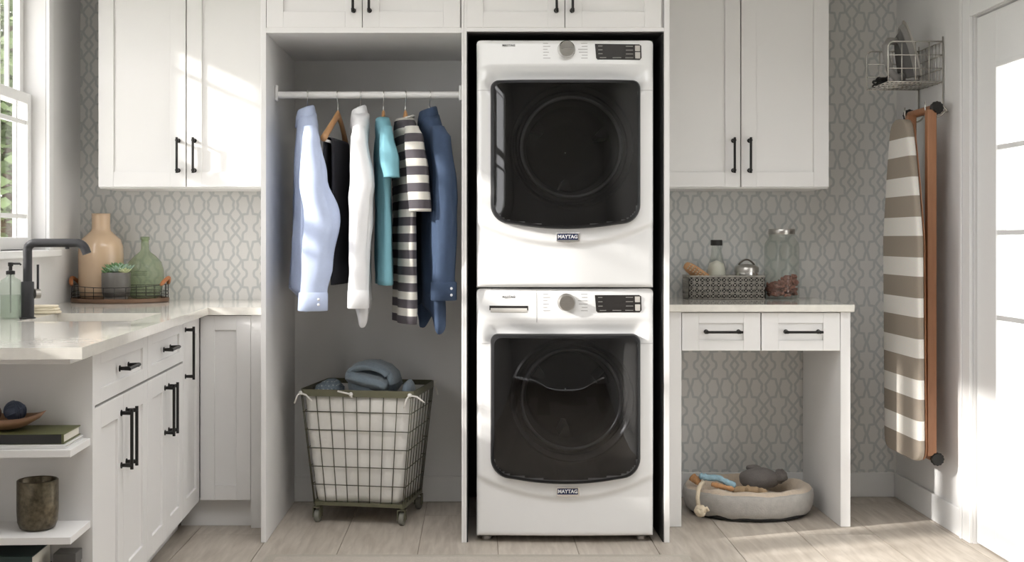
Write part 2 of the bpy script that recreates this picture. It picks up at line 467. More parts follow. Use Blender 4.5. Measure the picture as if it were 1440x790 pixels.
# left wall with windows (local left frame)
WZ0, WZ1 = 1.12, 2.28
wins = [(-1.07, -0.50), (-1.76, -1.15), (-2.75, -1.85), (-4.40, -3.40)]  # last one is unseen, added for fill and reflections in the door glass
wl = MB()
T = -0.12
edge = 0.03
for (y0, y1) in wins:
    wl.box(T, 0.0, y1, edge, 0, CEIL)
    wl.box(T, 0.0, y0, y1, 0, WZ0); wl.box(T, 0.0, y0, y1, WZ1, CEIL)
    edge = y0
wl.box(T, 0.0, ROOM_Y, edge, 0, CEIL)
struct(wl.build('wall_left', 'wall_paint', loc=LP(0, 0), rot=(0, 0, TH)))
for wi, (y0, y1) in enumerate(wins):
    wr = empty_struct('window_%d' % (wi + 1), LP(0, 0), TH)
    c = MB()   # casing on the room side + jamb lining
    cw, ct = 0.055, 0.016
    c.box(0.0005, ct, y0 - (cw if wi else 0.04), y0, WZ0 - 0.02, WZ1 + cw); c.box(0.0005, ct, y1, y1 + (cw if wi == 0 else 0.04), WZ0 - 0.02, WZ1 + cw)
    c.box(0.0005, ct, y0, y1, WZ1, WZ1 + cw)
    c.build('casing', 'trim_paint', wr, bevel=0.003)
    MB().box(-0.10, 0.045, y0 - 0.04, y1 + (0.075 if wi == 0 else 0.04), WZ0 - 0.028, WZ0).build('sill', 'trim_paint', wr, bevel=0.004)
    zm = 1.735
    for nm, zb, zt, xo in (('lower_sash', WZ0 + 0.001, zm + 0.022, -0.075), ('upper_sash', zm - 0.022, WZ1 - 0.001, -0.107)):
        s = MB(); x0, x1 = xo - 0.010, xo + 0.018
        st = 0.045
        s.box(x0, x1, y0 + .001, y0 + st, zb, zt); s.box(x0, x1, y1 - st, y1 - .001, zb, zt)
        s.box(x0, x1, y0 + st, y1 - st, zb, zb + 0.05); s.box(x0, x1, y0 + st, y1 - st, zt - 0.044, zt)
        so = s.build(nm, 'trim_paint', wr, bevel=0.003)
        m_ = MB(); mz = 0.012
        for yy in (y0 + 0.155, y1 - 0.155): m_.box(xo - 0.004, xo + 0.010, yy - 0.009, yy + 0.009, zb + 0.05, zt - 0.044)
        for zz in ((zb + 0.135, zt - 0.12) if nm == 'lower_sash' else (zt - 0.13,)): m_.box(xo - 0.004, xo + 0.010, y0 + st, y1 - st, zz - 0.009, zz + 0.009)
        m_.build('muntin', 'trim_paint', so)
        MB().box(xo, xo + 0.003, y0 + st, y1 - st, zb + 0.05, zt - 0.044).build('pane', 'window_glass', so)
struct(MB().box(-2.1, 2.05, ROOM_Y - 0.1, ROOM_Y, 0, CEIL).build('wall_front', 'wall_paint'))
# right wall with the glazed door
DY0, DY1, DZ = -1.76, -0.845, 2.012
wr_ = MB()
wr_.box(RWX, RWX + 0.12, DY1 + 0.0, 0.03, 0, CEIL)
wr_.box(RWX, RWX + 0.12, DY0, DY1, DZ, CEIL)
wr_.box(RWX, RWX + 0.12, ROOM_Y, DY0, 0, CEIL)
struct(wr_.build('wall_right', 'wall_paint'))
dr = empty_struct('door_1')
GY0, GY1, GZ0, GZ1 = -1.585, -1.017, 0.253, 1.812
d = MB(); xa, xb = RWX + 0.012, RWX + 0.052
d.box(xa, xb, DY0 + 0.004, GY0, 0.006, DZ - 0.004); d.box(xa, xb, GY1, DY1 - 0.004, 0.006, DZ - 0.004)
d.box(xa, xb, GY0, GY1, 0.006, GZ0); d.box(xa, xb, GY0, GY1, GZ1, DZ - 0.004)
d.build('door_slab', 'trim_paint', dr, bevel=0.002)
gb = MB()
for (a0, a1, b0, b1) in ((GY0, GY0 + 0.018, GZ0, GZ1), (GY1 - 0.018, GY1, GZ0, GZ1), (GY0 + .018, GY1 - .018, GZ0, GZ0 + 0.018), (GY0 + .018, GY1 - .018, GZ1 - 0.018, GZ1)):
    gb.box(xa - 0.008, xa + 0.006, a0, a1, b0, b1)
gb.build('glazing_bead', 'trim_paint', dr, bevel=0.002)
ph = (GZ1 - GZ0) / 5
for k in range(5):
    MB().box(xa + 0.016, xa + 0.020, GY0 + 0.001, GY1 - 0.001, GZ0 + k * ph + 0.001, GZ0 + (k + 1) * ph - 0.001).build('pane', 'door_glass', dr)
    if k: MB().box(xa - 0.003, xa + 0.015, GY0 + 0.018, GY1 - 0.018, GZ0 + k * ph - 0.009, GZ0 + k * ph + 0.009).build('muntin', 'trim_paint', dr)
t = MB()
for yy in (DY1, DY0 - 0.095):
    t.box(RWX - 0.014, RWX, yy + 0.003, yy + 0.092, 0, DZ + 0.09)
    t.box(RWX - 0.020, RWX - 0.014, yy + (0.070 if yy == DY1 else 0.003), yy + (0.092 if yy == DY1 else 0.025), 0, DZ + 0.09)
t.box(RWX - 0.014, RWX, DY0 - 0.003, DY1 + 0.003, DZ + 0.003, DZ + 0.09)
struct(t.build('trim_1', 'trim_paint', bevel=0.003))
BBH = 0.11
struct(MB().box(0.742, RWX - 0.014, -0.014, -0.0005, 0.0005, BBH).build('baseboard_back', 'trim_paint', bevel=0.003))
bb = MB().box(RWX - 0.014, RWX - 0.0005, DY1 + 0.096, -0.0005, 0.0005, BBH)
bb.box(RWX - 0.014, RWX - 0.0005, ROOM_Y, DY0 - 0.1, 0.0005, BBH)
struct(bb.build('baseboard_right', 'trim_paint', bevel=0.003))

# ------------------------------------------------------------------ cabinet parts
def add_handle(parent, x, z, L, vertical, proud=0.032, mname='black_metal', y=0.0):
    m = MB(); r = 0.0052
    if vertical:
        m.tube([(x, y - proud, z - L / 2), (x, y - proud, z + L / 2)], r, 10)
        posts = [(x, z - L / 2 + 0.012), (x, z + L / 2 - 0.012)]
    else:
        m.tube([(x - L / 2, y - proud, z), (x + L / 2, y - proud, z)], r, 10)
        posts = [(x - L / 2 + 0.012, z), (x + L / 2 - 0.012, z)]
    for (px, pz) in posts:
        m.tube([(px, y - 0.0002, pz), (px, y - 0.003, pz), (px, y - 0.004, pz), (px, y - proud - 0.002, pz)], [0.0095, 0.0095, 0.0055, 0.0068], 10)
    return m.build('handle', mname, parent, auto=40, label='dark metal bar handle')
def shaker(name, parent, loc, wd, h, rz=0.0, st=0.064, rail=None, th=0.020, handle=None, inset=0.008, material='cab_paint'):
    """frame-and-panel front; local origin lower left front corner, faces -y"""
    rail = st if rail is None else rail
    m = MB()
    m.box(0, st, 0, th, 0, h); m.box(wd - st, wd, 0, th, 0, h)
    m.box(st, wd - st, 0, th, 0, rail); m.box(st, wd - st, 0, th, h - rail, h)
    m.box(st - 0.001, wd - st + 0.001, inset, th - 0.001, rail - 0.001, h - rail + 0.001)
    o = m.build(name, material, parent, bevel=0.0014, loc=loc, rot=(0, 0, rz))
    if handle: add_handle(o, *handle)
    return o

# upper wall cabinets
UZ0, UZ1 = 1.378, 2.45
def upper(name_label, x0, xm, x1, hx):
    c = thing('wall_cabinet', name_label, 'cabinet', ((x0 + x1) / 2, 0, UZ0))
    cx = (x0 + x1) / 2
    MB().box(x0 - cx, x1 - cx, -0.329, -0.002, 0.0, UZ1 - UZ0).build('body', 'cab_paint', c, bevel=0.001)
    h = UZ1 - UZ0 - 0.006
    for (a, b2, hh) in ((x0, xm - 0.0015, 'r'), (xm + 0.0015, x1, 'l')):
        wd = b2 - a - 0.002
        shaker('door', c, (a - cx + 0.001, -0.350, 0.006), wd, h, handle=((wd - 0.030 if hh == 'r' else 0.033), 0.133, 0.150, True))
    return c
upper('white shaker wall cabinet with sunlight on its doors, beside the window', -1.601, -1.2285, -0.848, 0)
upper('white shaker wall cabinet above the small counter with drawers', 0.744, 1.119, 1.4925, 0)

# ------------------------------------------------------------------ closet unit and appliance tower
FY = -0.834
CT = 1.954       # underside of head rail
CBY = -0.10      # closet back panel
clo = thing('closet_cabinet', 'tall white open closet unit with hanging rail and doors above', 'cabinet', (-0.43, FY, 0))
def rel(root): return root.location
def wbox(m, root, x0, x1, y0, y1, z0, z1):
    l = root.location
    return m.box(x0 - l.x, x1 - l.x, y0 - l.y, y1 - l.y, z0 - l.z, z1 - l.z)
TOPZ = 2.45
wbox(MB(), clo, -0.826, -0.806, FY, -0.002, 0.001, TOPZ).build('side_panel', 'cab_paint', clo, bevel=0.0015)
wbox(MB(), clo, -0.057, -0.0475, FY, -0.002, 0.001, TOPZ).build('divider_panel', 'cab_paint', clo, bevel=0.001)
wbox(MB(), clo, -0.806, -0.057, FY + 0.001, CBY - 0.002, CT, CT + 0.020).build('top_panel', 'cab_paint', clo)
wbox(MB(), clo, -0.806, -0.057, CBY - 0.002, CBY + 0.012, 0.001, TOPZ).build('back_panel', 'closet_grey', clo)
wbox(MB(), clo, -0.806, -0.057, CBY - 0.014, CBY - 0.002, 0.001, 0.112).build('skirting', 'closet_grey', clo, bevel=0.002)
wbox(MB(), clo, -0.806, -0.057, FY + 0.02, CBY - 0.002, CT + 0.02, TOPZ).build('upper_box', 'cab_paint', clo)
l = clo.location
for (a, b2, hh) in ((-0.804, -0.4385, 'r'), (-0.4355, -0.0625, 'l')):
    wd = b2 - a
    shaker('door', clo, (a - l.x, FY - 0.001 - l.y - 0.0, CT + 0.020), wd, 0.46, rail=0.062, th=0.019, handle=((wd - 0.032 if hh == 'r' else 0.026), 0.128, 0.150, True))
tow = thing('appliance_cabinet', 'white tower cabinet housing the stacked washer and dryer', 'cabinet', (0.34, FY, 0))
wbox(MB(), tow, 0.7195, 0.740, FY, -0.002, 0.001, TOPZ).build('side_panel', 'cab_paint', tow, bevel=0.0015)
wbox(MB(), tow, -0.047, -0.0375, FY, -0.002, 0.001, TOPZ).build('side_panel', 'cab_paint', tow, bevel=0.001)
wbox(MB(), tow, -0.0375, 0.7195, FY + 0.001, FY + 0.02, CT + 0.006, CT + 0.020).build('head_rail', 'cab_paint', tow)
ln = MB()  # thin black sheets that darken the inner faces of the niche
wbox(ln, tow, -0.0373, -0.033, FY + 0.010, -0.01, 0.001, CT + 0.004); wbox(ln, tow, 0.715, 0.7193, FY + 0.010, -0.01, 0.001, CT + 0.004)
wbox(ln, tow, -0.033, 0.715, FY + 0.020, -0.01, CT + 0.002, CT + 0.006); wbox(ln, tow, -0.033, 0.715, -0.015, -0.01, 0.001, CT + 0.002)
ln.build('inner_sheet', 'niche_black', tow, label='thin black sheets on the inner faces of the appliance niche')
wbox(MB(), tow, -0.0375, 0.7195, FY + 0.021, -0.004, CT + 0.02, TOPZ).build('upper_box', 'cab_paint', tow)
l = tow.location
for (a, b2, hh) in ((-0.0385, 0.3375, 'r'), (0.3405, 0.7085, 'l')):
    wd = b2 - a
    shaker('door', tow, (a - l.x, FY - 0.001 - l.y, CT + 0.020), wd, 0.46, rail=0.062, th=0.019, handle=((wd - 0.032 if hh == 'r' else 0.026), 0.128, 0.150, True))

# hanging rod
ROD_Y, ROD_Z = -0.62, 1.741
rod = thing('clothes_rail', 'white round hanging rail across the closet', 'rail', (-0.4315, ROD_Y, ROD_Z))
MB().tube([(-0.366, 0, 0), (0.366, 0, 0)], 0.0145, 16).build('rod', 'rod_white', rod, auto=40)
for sx in (-1, 1):
    m = MB(); xx = 0.3735 * sx
    a, b2 = sorted((xx, xx - sx * 0.012))
    m.box(a, b2, -0.022, 0.022, -0.024, 0.038)
    m.build('bracket', 'rod_white', rod, bevel=0.004)

# ------------------------------------------------------------------ stacked washer and dryer
K = 0.002741
def glass_outline(v0, N=112):
    """closed outline in (x px from centre, v px from top)"""
    hw, top, bot = 104.5, v0, v0 + 207
    pts = []
    def corner(cx, cy, r, a0, a1, n):
        for i in range(n + 1):
            a = a0 + (a1 - a0) * i / n
            pts.append((cx + r * math.cos(a), cy - r * math.sin(a)))
    corner(hw - 11, top + 11, 11, 0, PI / 2, 6)
    n = 18
    for i in range(1, n): 
        x = (hw - 11) * (1 - 2 * i / n); pts.append((x, top - 0.0))
    corner(-hw + 11, top + 11, 11, PI / 2, PI, 6)
    for i in range(1, 12): pts.append((-hw + 0.0, top + 11 + (bot - 38 - top - 11) * i / 12))
    corner(-hw + 27, bot - 34, 27, PI, PI * 1.47, 8)
    xs = hw - 27 - 2
    for i in range(1, n):
        x = -xs + 2 * xs * i / n
        pts.append((x, bot - 7 * (x / xs) ** 2))
    corner(hw - 27, bot - 34, 27, PI * 1.53, PI * 2, 8)
    for i in range(1, 12): pts.append((hw, bot - 38 - (bot - 38 - top - 11) * i / 12))
    return pts

def inside(pt, poly):
    x, y = pt; c = False; j = len(poly) - 1
    for i in range(len(poly)):
        xi, yi = poly[i]; xj, yj = poly[j]
        if (yi > y) != (yj > y) and x < (xj - xi) * (y - yi) / (yj - yi) + xi: c = not c
        j = i
    return c
def sstep(a, b2, x):
    t_ = max(0, min(1, (x - a) / (b2 - a))); return t_ * t_ * (3 - 2 * t_)

def appliance(name, label, cat, z0, H, dv, washer):
    """H in px; dv shifts the door downwards relative to the dryer"""
    root = thing(name, label, cat, (0.3405, -0.806, z0), 0)
    HW = 124.0
    body = MB().box(-HW * K, HW * K, 0.0, 0.66, 0.0, H * K)
    body.f.remove((0, 1, 5, 4))          # the front is closed by the shaped front panel
    body.build('body', 'appliance_white', root)
    def P(x, v, f): return (x * K, -f, (H - v) * K)
    v0 = 58 + dv
    def front(x, v):
        ax = abs(x)
        f = 0.018 + 0.022 * (1 - (x / HW) ** 2)
        f -= 0.018 * max(0, 38 + dv - v) / 38.0
        cre = 288 + dv - 26 * (x / 115) ** 2
        f += 0.012 * (1 - sstep(cre - 6, cre + 4, v)) * sstep(40 + dv, 60 + dv, v)
        sc = sstep(39 + dv, 57 + dv, v) * (1 - sstep(64 + dv, 80 + dv, v)) * (1 - sstep(96, 116, ax))
        f -= 0.024 * sc
        f -= 0.004 * sstep(36 + dv, 40 + dv, v) * (1 - sstep(100, 118, ax)) * (1 - sstep(60 + dv, 90 + dv, v))
        e = min(HW - ax, v, (H - v))
        if e < 5: f -= (f - 0.001) * (1 - math.sqrt(max(0, 1 - ((5 - e) / 5) ** 2)))
        return f
    nu, nv = 96, 124
    xs = [-HW + 2 * HW * i / nu for i in range(nu + 1)]
    xs = sorted(set([-HW, -HW + 0.4, -HW + 1.2, HW - 1.2, HW - 0.4] + xs))
    vs_ = sorted(set([0.4, 1.2, H - 1.2, H - 0.4] + [H * j / nv for j in range(nv + 1)]))
    out = glass_outline(v0)
    cx, cv = 0.0, v0 + 103
    hole = [(cx + (x - cx) * 0.955, cv + (v - cv) * 0.955) for x, v in out]
    m = MB(); verts = []; W_ = len(xs)
    for v in vs_:
        rr = 6.0
        lim = HW if v > rr else HW - rr + math.sqrt(max(0, rr * rr - (rr - v) ** 2))
        for x in xs:
            xx = max(-lim, min(lim, x * (lim / HW if abs(x) > HW - 20 else 1)))
            verts.append(P(xx, v, front(x, v)))
    faces = []
    for j in range(len(vs_) - 1):
        for i in range(W_ - 1):
            c_ = ((xs[i] + xs[i + 1]) / 2, (vs_[j] + vs_[j + 1]) / 2)
            if inside(c_, hole): continue
            faces.append((j * W_ + i, j * W_ + i + 1, (j + 1) * W_ + i + 1, (j + 1) * W_ + i))
    m.add(verts, faces)
    m.build('front_panel', 'appliance_white', root, smooth=True)
    # door glass: bulging sheet, black rim, liner with porthole, ring and drum
    def gf(x, s): return 0.050 + 0.030 * (1 - abs(x / 104.5) ** 4) + 0.004 * (1 - s * s)
    rings = []
    rings.append([P(x, v, 0.004) for x, v in out])
    for s in (1.0, 0.985, 0.955):
        rings.append([P(cx + (x - cx) * s, cv + (v - cv) * s, gf(x * s, s) - (0.012 if s == 1.0 else 0.002 if s > 0.98 else 0)) for x, v in out])
    rim = MB().rings(rings).build('door_rim', 'rim_black', root, auto=30)
    rings = []
    for s in (0.955, 0.85, 0.7, 0.5, 0.3, 0.12, 0.01):
        rings.append([P(cx + (x - cx) * s, cv + (v - cv) * s, gf(x * s, s)) for x, v in out])
    MB().rings(rings, cap1=True).build('door_glass', 'appliance_glass', root, smooth=True, label='dark tinted glass of the door')
    pcx, pcv = 9.0, v0 + 92
    nO = len(out)
    def circ(r, f, flat=0):
        res = []
        for (x, v) in out:
            a = math.atan2(-(v - cv), x - cx)
            res.append(P(pcx + r * math.cos(a), pcv - r * math.sin(a), f))
        return res
    liner = MB().rings([[P(cx + (x - cx) * 0.98, cv + (v - cv) * 0.98, 0.026) for x, v in out], circ(88, 0.026), circ(85, 0.034), circ(80, 0.024), circ(77, 0.006), circ(74, 0.006)])
    liner.build('door_liner', 'liner_black', root, auto=30)
    pr = [P(pcx + 70 * math.cos(2 * PI * k / 64), pcv + 70 * math.sin(2 * PI * k / 64), 0.010) for k in range(64)]
    MB().tube(pr, 0.007, 8, loop=True).build('porthole_ring', 'drum_steel', root, smooth=True)
    bowl = MB().rings([circ(74, 0.006), circ(68, -0.002), circ(66, -0.06), circ(62, -0.10), circ(60, -0.30), circ(40, -0.31), circ(1, -0.31)])
    dm = bowl.build('drum', 'drum_dark', root, smooth=True)
    for k in range(3):
        b_ = MB()
        a = R(25 + 120 * k)
        ring = []
        for t_ in (0.0, 1.0):
            f = -0.11 - 0.19 * t_
            q = [(60, -9), (44, -3), (44, 3), (60, 9)]
            ring.append([P(pcx + r * math.cos(a) - o_ * math.sin(a), pcv - (r * math.sin(a) + o_ * math.cos(a)), f) for r, o_ in q])
        b_.rings(ring, True, True, True)
        b_.build('baffle', 'baffle_dark', dm)
    # badge
    bg_ = MB()
    bv = v0 + 219; fb = front(2, bv + 3)
    bx, bw = 3.0, 16.0
    m = MB()
    rim_pts = [(bx - bw, bv - 6.5), (bx + bw, bv - 6.5), (bx + bw, bv + 5), (bx + bw * 0.45, bv + 6.6), (bx, bv + 7.2), (bx - bw * 0.45, bv + 6.6), (bx - bw, bv + 5)]
    q = [P(x, v, fb - 0.001) for x, v in rim_pts]; q2 = [P(x, v, fb + 0.006) for x, v in rim_pts]
    n_ = len(q)
    m.add(q + q2, [tuple(range(n_)), tuple(range(n_, 2 * n_))] + [(i, (i + 1) % n_, n_ + (i + 1) % n_, n_ + i) for i in range(n_)])
    bo = m.build('badge', 'chrome', root, bevel=0.0008)
    pl_ = MB(); a = P(bx - bw + 1.2, bv + 3.2, fb + 0.006); b3 = P(bx + bw - 2.2, bv - 5.3, fb + 0.0068)
    pl_.box(a[0], b3[0], b3[1], a[1], a[2], b3[2]); pl_.build('badge_plate', 'badge_blue', bo)
    tp = P(bx - 0.5, bv - 1.0, fb + 0.0072)
    text_mesh('MAYTAG', 0.0190, 'badge_lettering', 'badge_white', bo, tp, (PI / 2, 0, 0), width=0.98, offset=0.0005)
    # controls
    kx, kv = 1.5, (14.5 if not washer else 19)
    fk = front(kx, kv)
    tl = R(8)
    Mk = Matrix.Translation(P(kx, kv, fk - 0.002)) @ Matrix.Rotation(PI / 2 + 0.04, 4, 'X')
    kn = MB().lathe([(0.0345, 0.0), (0.0345, 0.006), (0.031, 0.012), (0.0305, 0.030), (0.0285, 0.033), (0.001, 0.0335)], 40, cap0=True, cap1=True, M=Mk)
    ko = kn.build('control_knob', 'chrome' if not washer else 'brushed', root, auto=35)
    Mk2 = Mk @ Matrix.Translation((0, 0, 0.0337))
    MB().box(-0.022, 0.022, -0.0018, 0.0018, -0.0004, 0.001, M=Mk2).build('knob_mark', 'brushed', ko)
    # display
    d0v, d1v = (6, 28.5) if not washer else (9, 33)
    m = MB(); q = []
    for off in (-0.004, 0.0022):
        for (x, v) in ((41.5, d0v), (104, d0v), (107, d0v + 2), (107, d1v - 3), (104.5, d1v), (45, d1v), (43, d1v - 2)):
            q.append(P(x, v, front(x, v) + off))
    m.add(q, [tuple(range(7)), tuple(range(7, 14))] + [(i, (i + 1) % 7, 7 + (i + 1) % 7, 7 + i) for i in range(7)])
    do = m.build('display', 'display', root, label='black control display')
    mk = MB()
    rows = [d0v + 3.2 + k * (d1v - d0v - 6) / 3 for k in range(4)]
    for k, v in enumerate(rows):
        for (xa_, xb_) in (((46, 52) if k < 3 else (48, 57)), ((85, 95) if k < 3 else (84, 95))) + (((66, 78),) if k == 3 else ()):
            a = P(xa_, v + 0.55, 0); c2 = P(xb_, v - 0.55, 0); f = max(front(xa_, v), front(xb_, v))
            mk.box(a[0], c2[0], -f - 0.0032, -f - 0.0015, a[2], c2[2])
    mk.build('display_mark', 'display_mark', do)['kind'] = 'stuff'
    for (va, vb) in ((d0v + 2, d0v + 10), (d1v - 11, d1v - 2)):
        a = P(98, vb, 0); c2 = P(105, va, 0); f = front(99, (va + vb) / 2)
        MB().box(a[0], c2[0], -f - 0.0040, -f + 0.002, a[2], c2[2]).build('button', 'button_grey', do, bevel=0.001)
    # printed cycle names (illegible at this distance): fine grey lines
    lg = MB()
    for k in range(6):
        v = (5.5 if not washer else 7.5) + k * (4.2 if not washer else 4.6)
        for (xa_, wd) in ((-31, (7, 10, 6, 8, 6, 10)[k]), (31 - (9, 8, 13, 12, 8, 9)[k], (9, 8, 13, 12, 8, 9)[k])):
            a = P(xa_, v + 0.45, 0); c2 = P(xa_ + wd, v - 0.45, 0); f = max(front(xa_, v), front(xa_ + wd, v))
            lg.box(a[0], c2[0], -f - 0.0006, -f + 0.002, a[2], c2[2])
    lg.build('cycle_legend', 'legend_grey', root)['kind'] = 'stuff'
    tv = 8.0 if not washer else 11.5
    text_mesh('MAYTAG', 0.0125, 'lettering', 'text_grey', root, P(-79, tv, max(front(-86, tv), front(-70, tv)) + 0.0014), (PI / 2, 0, 0), width=0.98, offset=0.0002)
    if washer:
        m = MB(); v1 = 27.0
        a = P(-106, v1 + 3, 0); c2 = P(-52, v1 - 3, 0); f = front(-79, v1)
        def slot(u_, w_):
            x = -106 + 54 * u_; v = v1 - 3.2 + 6.4 * w_
            return P(x, v, front(x, v) + 0.0012)
        m.grid(slot, 12, 4)
        dr_ = m.build('drawer_grip', 'display', root)
        m = MB()
        def lip(u_, w_):
            x = -104.5 + 51 * u_; v = v1 + 0.2 + 6.0 * w_
            return P(x, v, front(x, v) + 0.0016 + 0.0015 * math.sin(PI * w_))
        m.grid(lip, 12, 4); m.build('grip_lip', 'button_grey', dr_, smooth=True)
        m = MB()
        def seam(u_, w_):
            x = -40.4 + 0.8 * u_; v = 3 + 44 * w_
            return P(x, v, front(x, v) + 0.0006)
        m.grid(seam, 1, 30); m.build('drawer_seam', 'legend_grey', root)
    # door-line seams on both sides
    for sx in (-1, 1):
        m = MB()
        def sm(u_, w_):
            x = sx * (105.5 + 17.5 * u_); v = v0 + 13 + 0.7 * w_
            return P(x, v, front(x, v) + 0.0006)
        m.grid(sm, 10, 1)
        m.build('panel_seam', 'legend_grey', root)
    return root
WZ = 0.012
washer = appliance('washing_machine', 'white front-loading washing machine at the bottom of the stack', 'washer', WZ + 0.012, 346.5, 5, True)
dryer = appliance('tumble_dryer', 'white front-loading tumble dryer stacked on the washing machine', 'dryer', 0.978, 347, 0, False)
for sx in (-1, 1):
    for yy in (0.05, 0.60):
        MB().lathe([(0.022, -0.0235), (0.022, -0.012), (0.012, -0.010), (0.012, 0.002)], 14, c=(sx * 0.30, yy, 0), cap0=True).build('foot', 'brushed', washer, auto=40)
sk = MB().box(-0.335, 0.335, 0.002, 0.65, -0.0032, -0.0004)
sk.build('stacking_strip', 'drum_dark', dryer)

# ------------------------------------------------------------------ small counter (desk) on the right
DKZ = 0.900
DFY = -0.580
desk = thing('drawer_desk', 'white built-in desk with two drawers and a kneehole', 'desk', (1.127, DFY, 0))
wbox(MB(), desk, 0.742, 0.8285, DFY, -0.002 - 0.014, 0.001, DKZ - 0.031).build('side_panel', 'cab_paint', desk, bevel=0.0015)
wbox(MB(), desk, 1.4715, 1.512, DFY, -0.002 - 0.014, 0.001, DKZ - 0.031).build('side_panel', 'cab_paint', desk, bevel=0.0015)
wbox(MB(), desk, 0.8285, 1.4715, DFY + 0.022, -0.002, 0.7165, DKZ - 0.031).build('drawer_box', 'cab_paint', desk)
l = desk.location
for (a, b2) in ((0.8305, 1.1475), (1.1525, 1.4695)):
    wd = b2 - a
    shaker('drawer', desk, (a - l.x, DFY - 0.001 - l.y, 0.713), wd, 0.153, st=0.068, rail=0.042, handle=(wd / 2 + 0.004, 0.077, 0.155, False))
ctr = MB()
ctr.box(0.742, 1.522, -0.605, -0.001, DKZ - 0.029, DKZ)
tag(ctr.build('countertop', 'quartz', bevel=0.003), 'short cream quartz countertop on the drawer desk', 'countertop')

# ------------------------------------------------------------------ left base run
CTZ = 0.890
FX = 0.651
def base_unit(label, t0, t1, kind):
    """t0<t1: distance from the back wall along the left wall"""
    c = thing('base_cabinet', label, 'cabinet', LP(0.33, -(t0 + t1) / 2), TH)
    cy = -(t0 + t1) / 2; ox = 0.33
    y0, y1 = -t1 - cy, -t0 - cy
    low = kind == 'sink'
    m = MB(); th = 0.016
    m.box(0.004 - ox, FX - 0.021 - ox, y0 + 0.0005, y0 + th, 0.11, CTZ - 0.032); m.box(0.004 - ox, FX - 0.021 - ox, y1 - th, y1 - 0.0005, 0.11, CTZ - 0.032)
    m.box(0.004 - ox, FX - 0.021 - ox, y0 + th, y1 - th, 0.11, 0.13); m.box(0.004 - ox, 0.02 - ox, y0 + th, y1 - th, 0.13, CTZ - 0.032)
    m.box(FX - 0.037 - ox, FX - 0.021 - ox, y0 + th, y1 - th, 0.13, CTZ - 0.032)
    m.build('body', 'cab_paint', c)
    MB().box(FX - 0.10 - ox, FX - 0.085 - ox, y0 + 0.0005, y1 - 0.0005, 0.001, 0.11).build('toe_kick', 'cab_paint', c)
    wd = y1 - y0
    fx = FX - ox
    if kind in ('drawer', 'sink'):
        shaker('drawer', c, (fx, y0 + 0.002, 0.707), wd - 0.004, 0.148, rz=PI / 2, st=0.062, rail=0.040, handle=((wd) / 2, 0.074, 0.130, False))
        hw = (wd - 0.004) / 2 - 0.001
        shaker('door', c, (fx, y0 + 0.002, 0.113), hw, 0.586, rz=PI / 2, handle=(hw - 0.030, 0.455, 0.180, True))
        shaker('door', c, (fx, y0 + 0.004 + hw, 0.113), hw, 0.586, rz=PI / 2, handle=(0.030, 0.455, 0.180, True))
    else:
        shaker('door', c, (fx, y0 + 0.002, 0.113), wd - 0.004, 0.742, rz=PI / 2, handle=(0.040, 0.62, 0.200, True))
    return c
base_unit('white base cabinet with a drawer over two doors, next to the open shelves', 1.539, 2.176, 'drawer')
base_unit('white base cabinet with a drawer over two doors, under the sink', 0.965, 1.5385, 'sink')
base_unit('narrow white base cabinet with one tall door and long handle, near the corner', 0.634, 0.9645, 'tall')

rc = thing('base_cabinet', 'white base cabinet without handle between the corner and the closet', 'cabinet', (-0.97, -0.60, 0))
wbox(MB(), rc, -1.1135, -0.9085, -0.579, -0.004, 0.112, CTZ - 0.032).build('body', 'cab_paint', rc)
shaker('door', rc, (-1.1125 + 0.97, 0.0, 0.113), 0.2035, 0.743, handle=None, st=0.058)
wbox(MB(), rc, -0.908, -0.827, -0.598, -0.56, 0.001, CTZ - 0.032).build('filler_strip', 'cab_paint', rc)
wbox(MB(), rc, -1.20, -0.9085, -0.555, -0.54, 0.001, 0.112).build('toe_kick', 'cab_paint', rc)

# open end shelves
SHX = 0.646
sh = thing('shelf_unit', 'grey-white open shelves at the end of the base cabinets', 'shelf', LP(0.33, -2.20), TH)
ox, oy = 0.33, -2.20
MB().box(0.004 - ox, SHX + 0.006 - ox, -2.199 - oy, -2.177 - oy, 0.001, CTZ - 0.032).build('back_panel', 'cab_paint', sh, bevel=0.001)
SHZ = [0.17, 0.398, 0.6225]
for z in SHZ:
    MB().box(0.004 - ox, SHX - ox, -2.385 - oy, -2.1992 - oy, z - 0.019, z).build('shelf_board', 'cab_paint', sh, bevel=0.001)
MB().box(0.004 - ox, SHX - ox, -2.385 - oy, -2.1992 - oy, CTZ - 0.046, CTZ - 0.032).build('shelf_board', 'cab_paint', sh, bevel=0.001)
MB().box(0.0035 - ox, 0.018 - ox, -2.385 - oy, -2.1992 - oy, 0.001, CTZ - 0.0465).build('side_panel', 'cab_paint', sh, bevel=0.001)

# L-shaped countertop with sink cut-out
SX0, SX1, ST0, ST1 = 0.20, 0.58, 1.003, 1.455
CX1, CT1 = 0.688, 2.43
ctb = MB()
z0, z1 = CTZ - 0.030, CTZ
def lbox(x0, x1, ta, tb):
    pts = [LP(x0, -tb), LP(x1, -tb), LP(x1, -ta), LP(x0, -ta)]
    ctb.prism([(p[0], p[1]) for p in pts], z0, z1)
TB = 0.72
lbox(0.002, CX1, ST1, CT1); lbox(0.002, SX0, ST0, ST1); lbox(SX1, CX1, ST0, ST1); lbox(0.002, CX1, TB, ST0)
yc = (-0.622 - CX1 * math.sin(TH)) / math.cos(TH)
pts = [LP(0.002, -TB), LP(CX1, -TB), LP(CX1, yc), (-0.828, -0.622), (-0.828, -0.002), (LX0 + 0.004, -0.002)]
ctb.prism([(p[0], p[1]) for p in pts], z0, z1)
tag(ctb.build('countertop', 'quartz'), 'L-shaped cream quartz countertop around the sink', 'countertop')
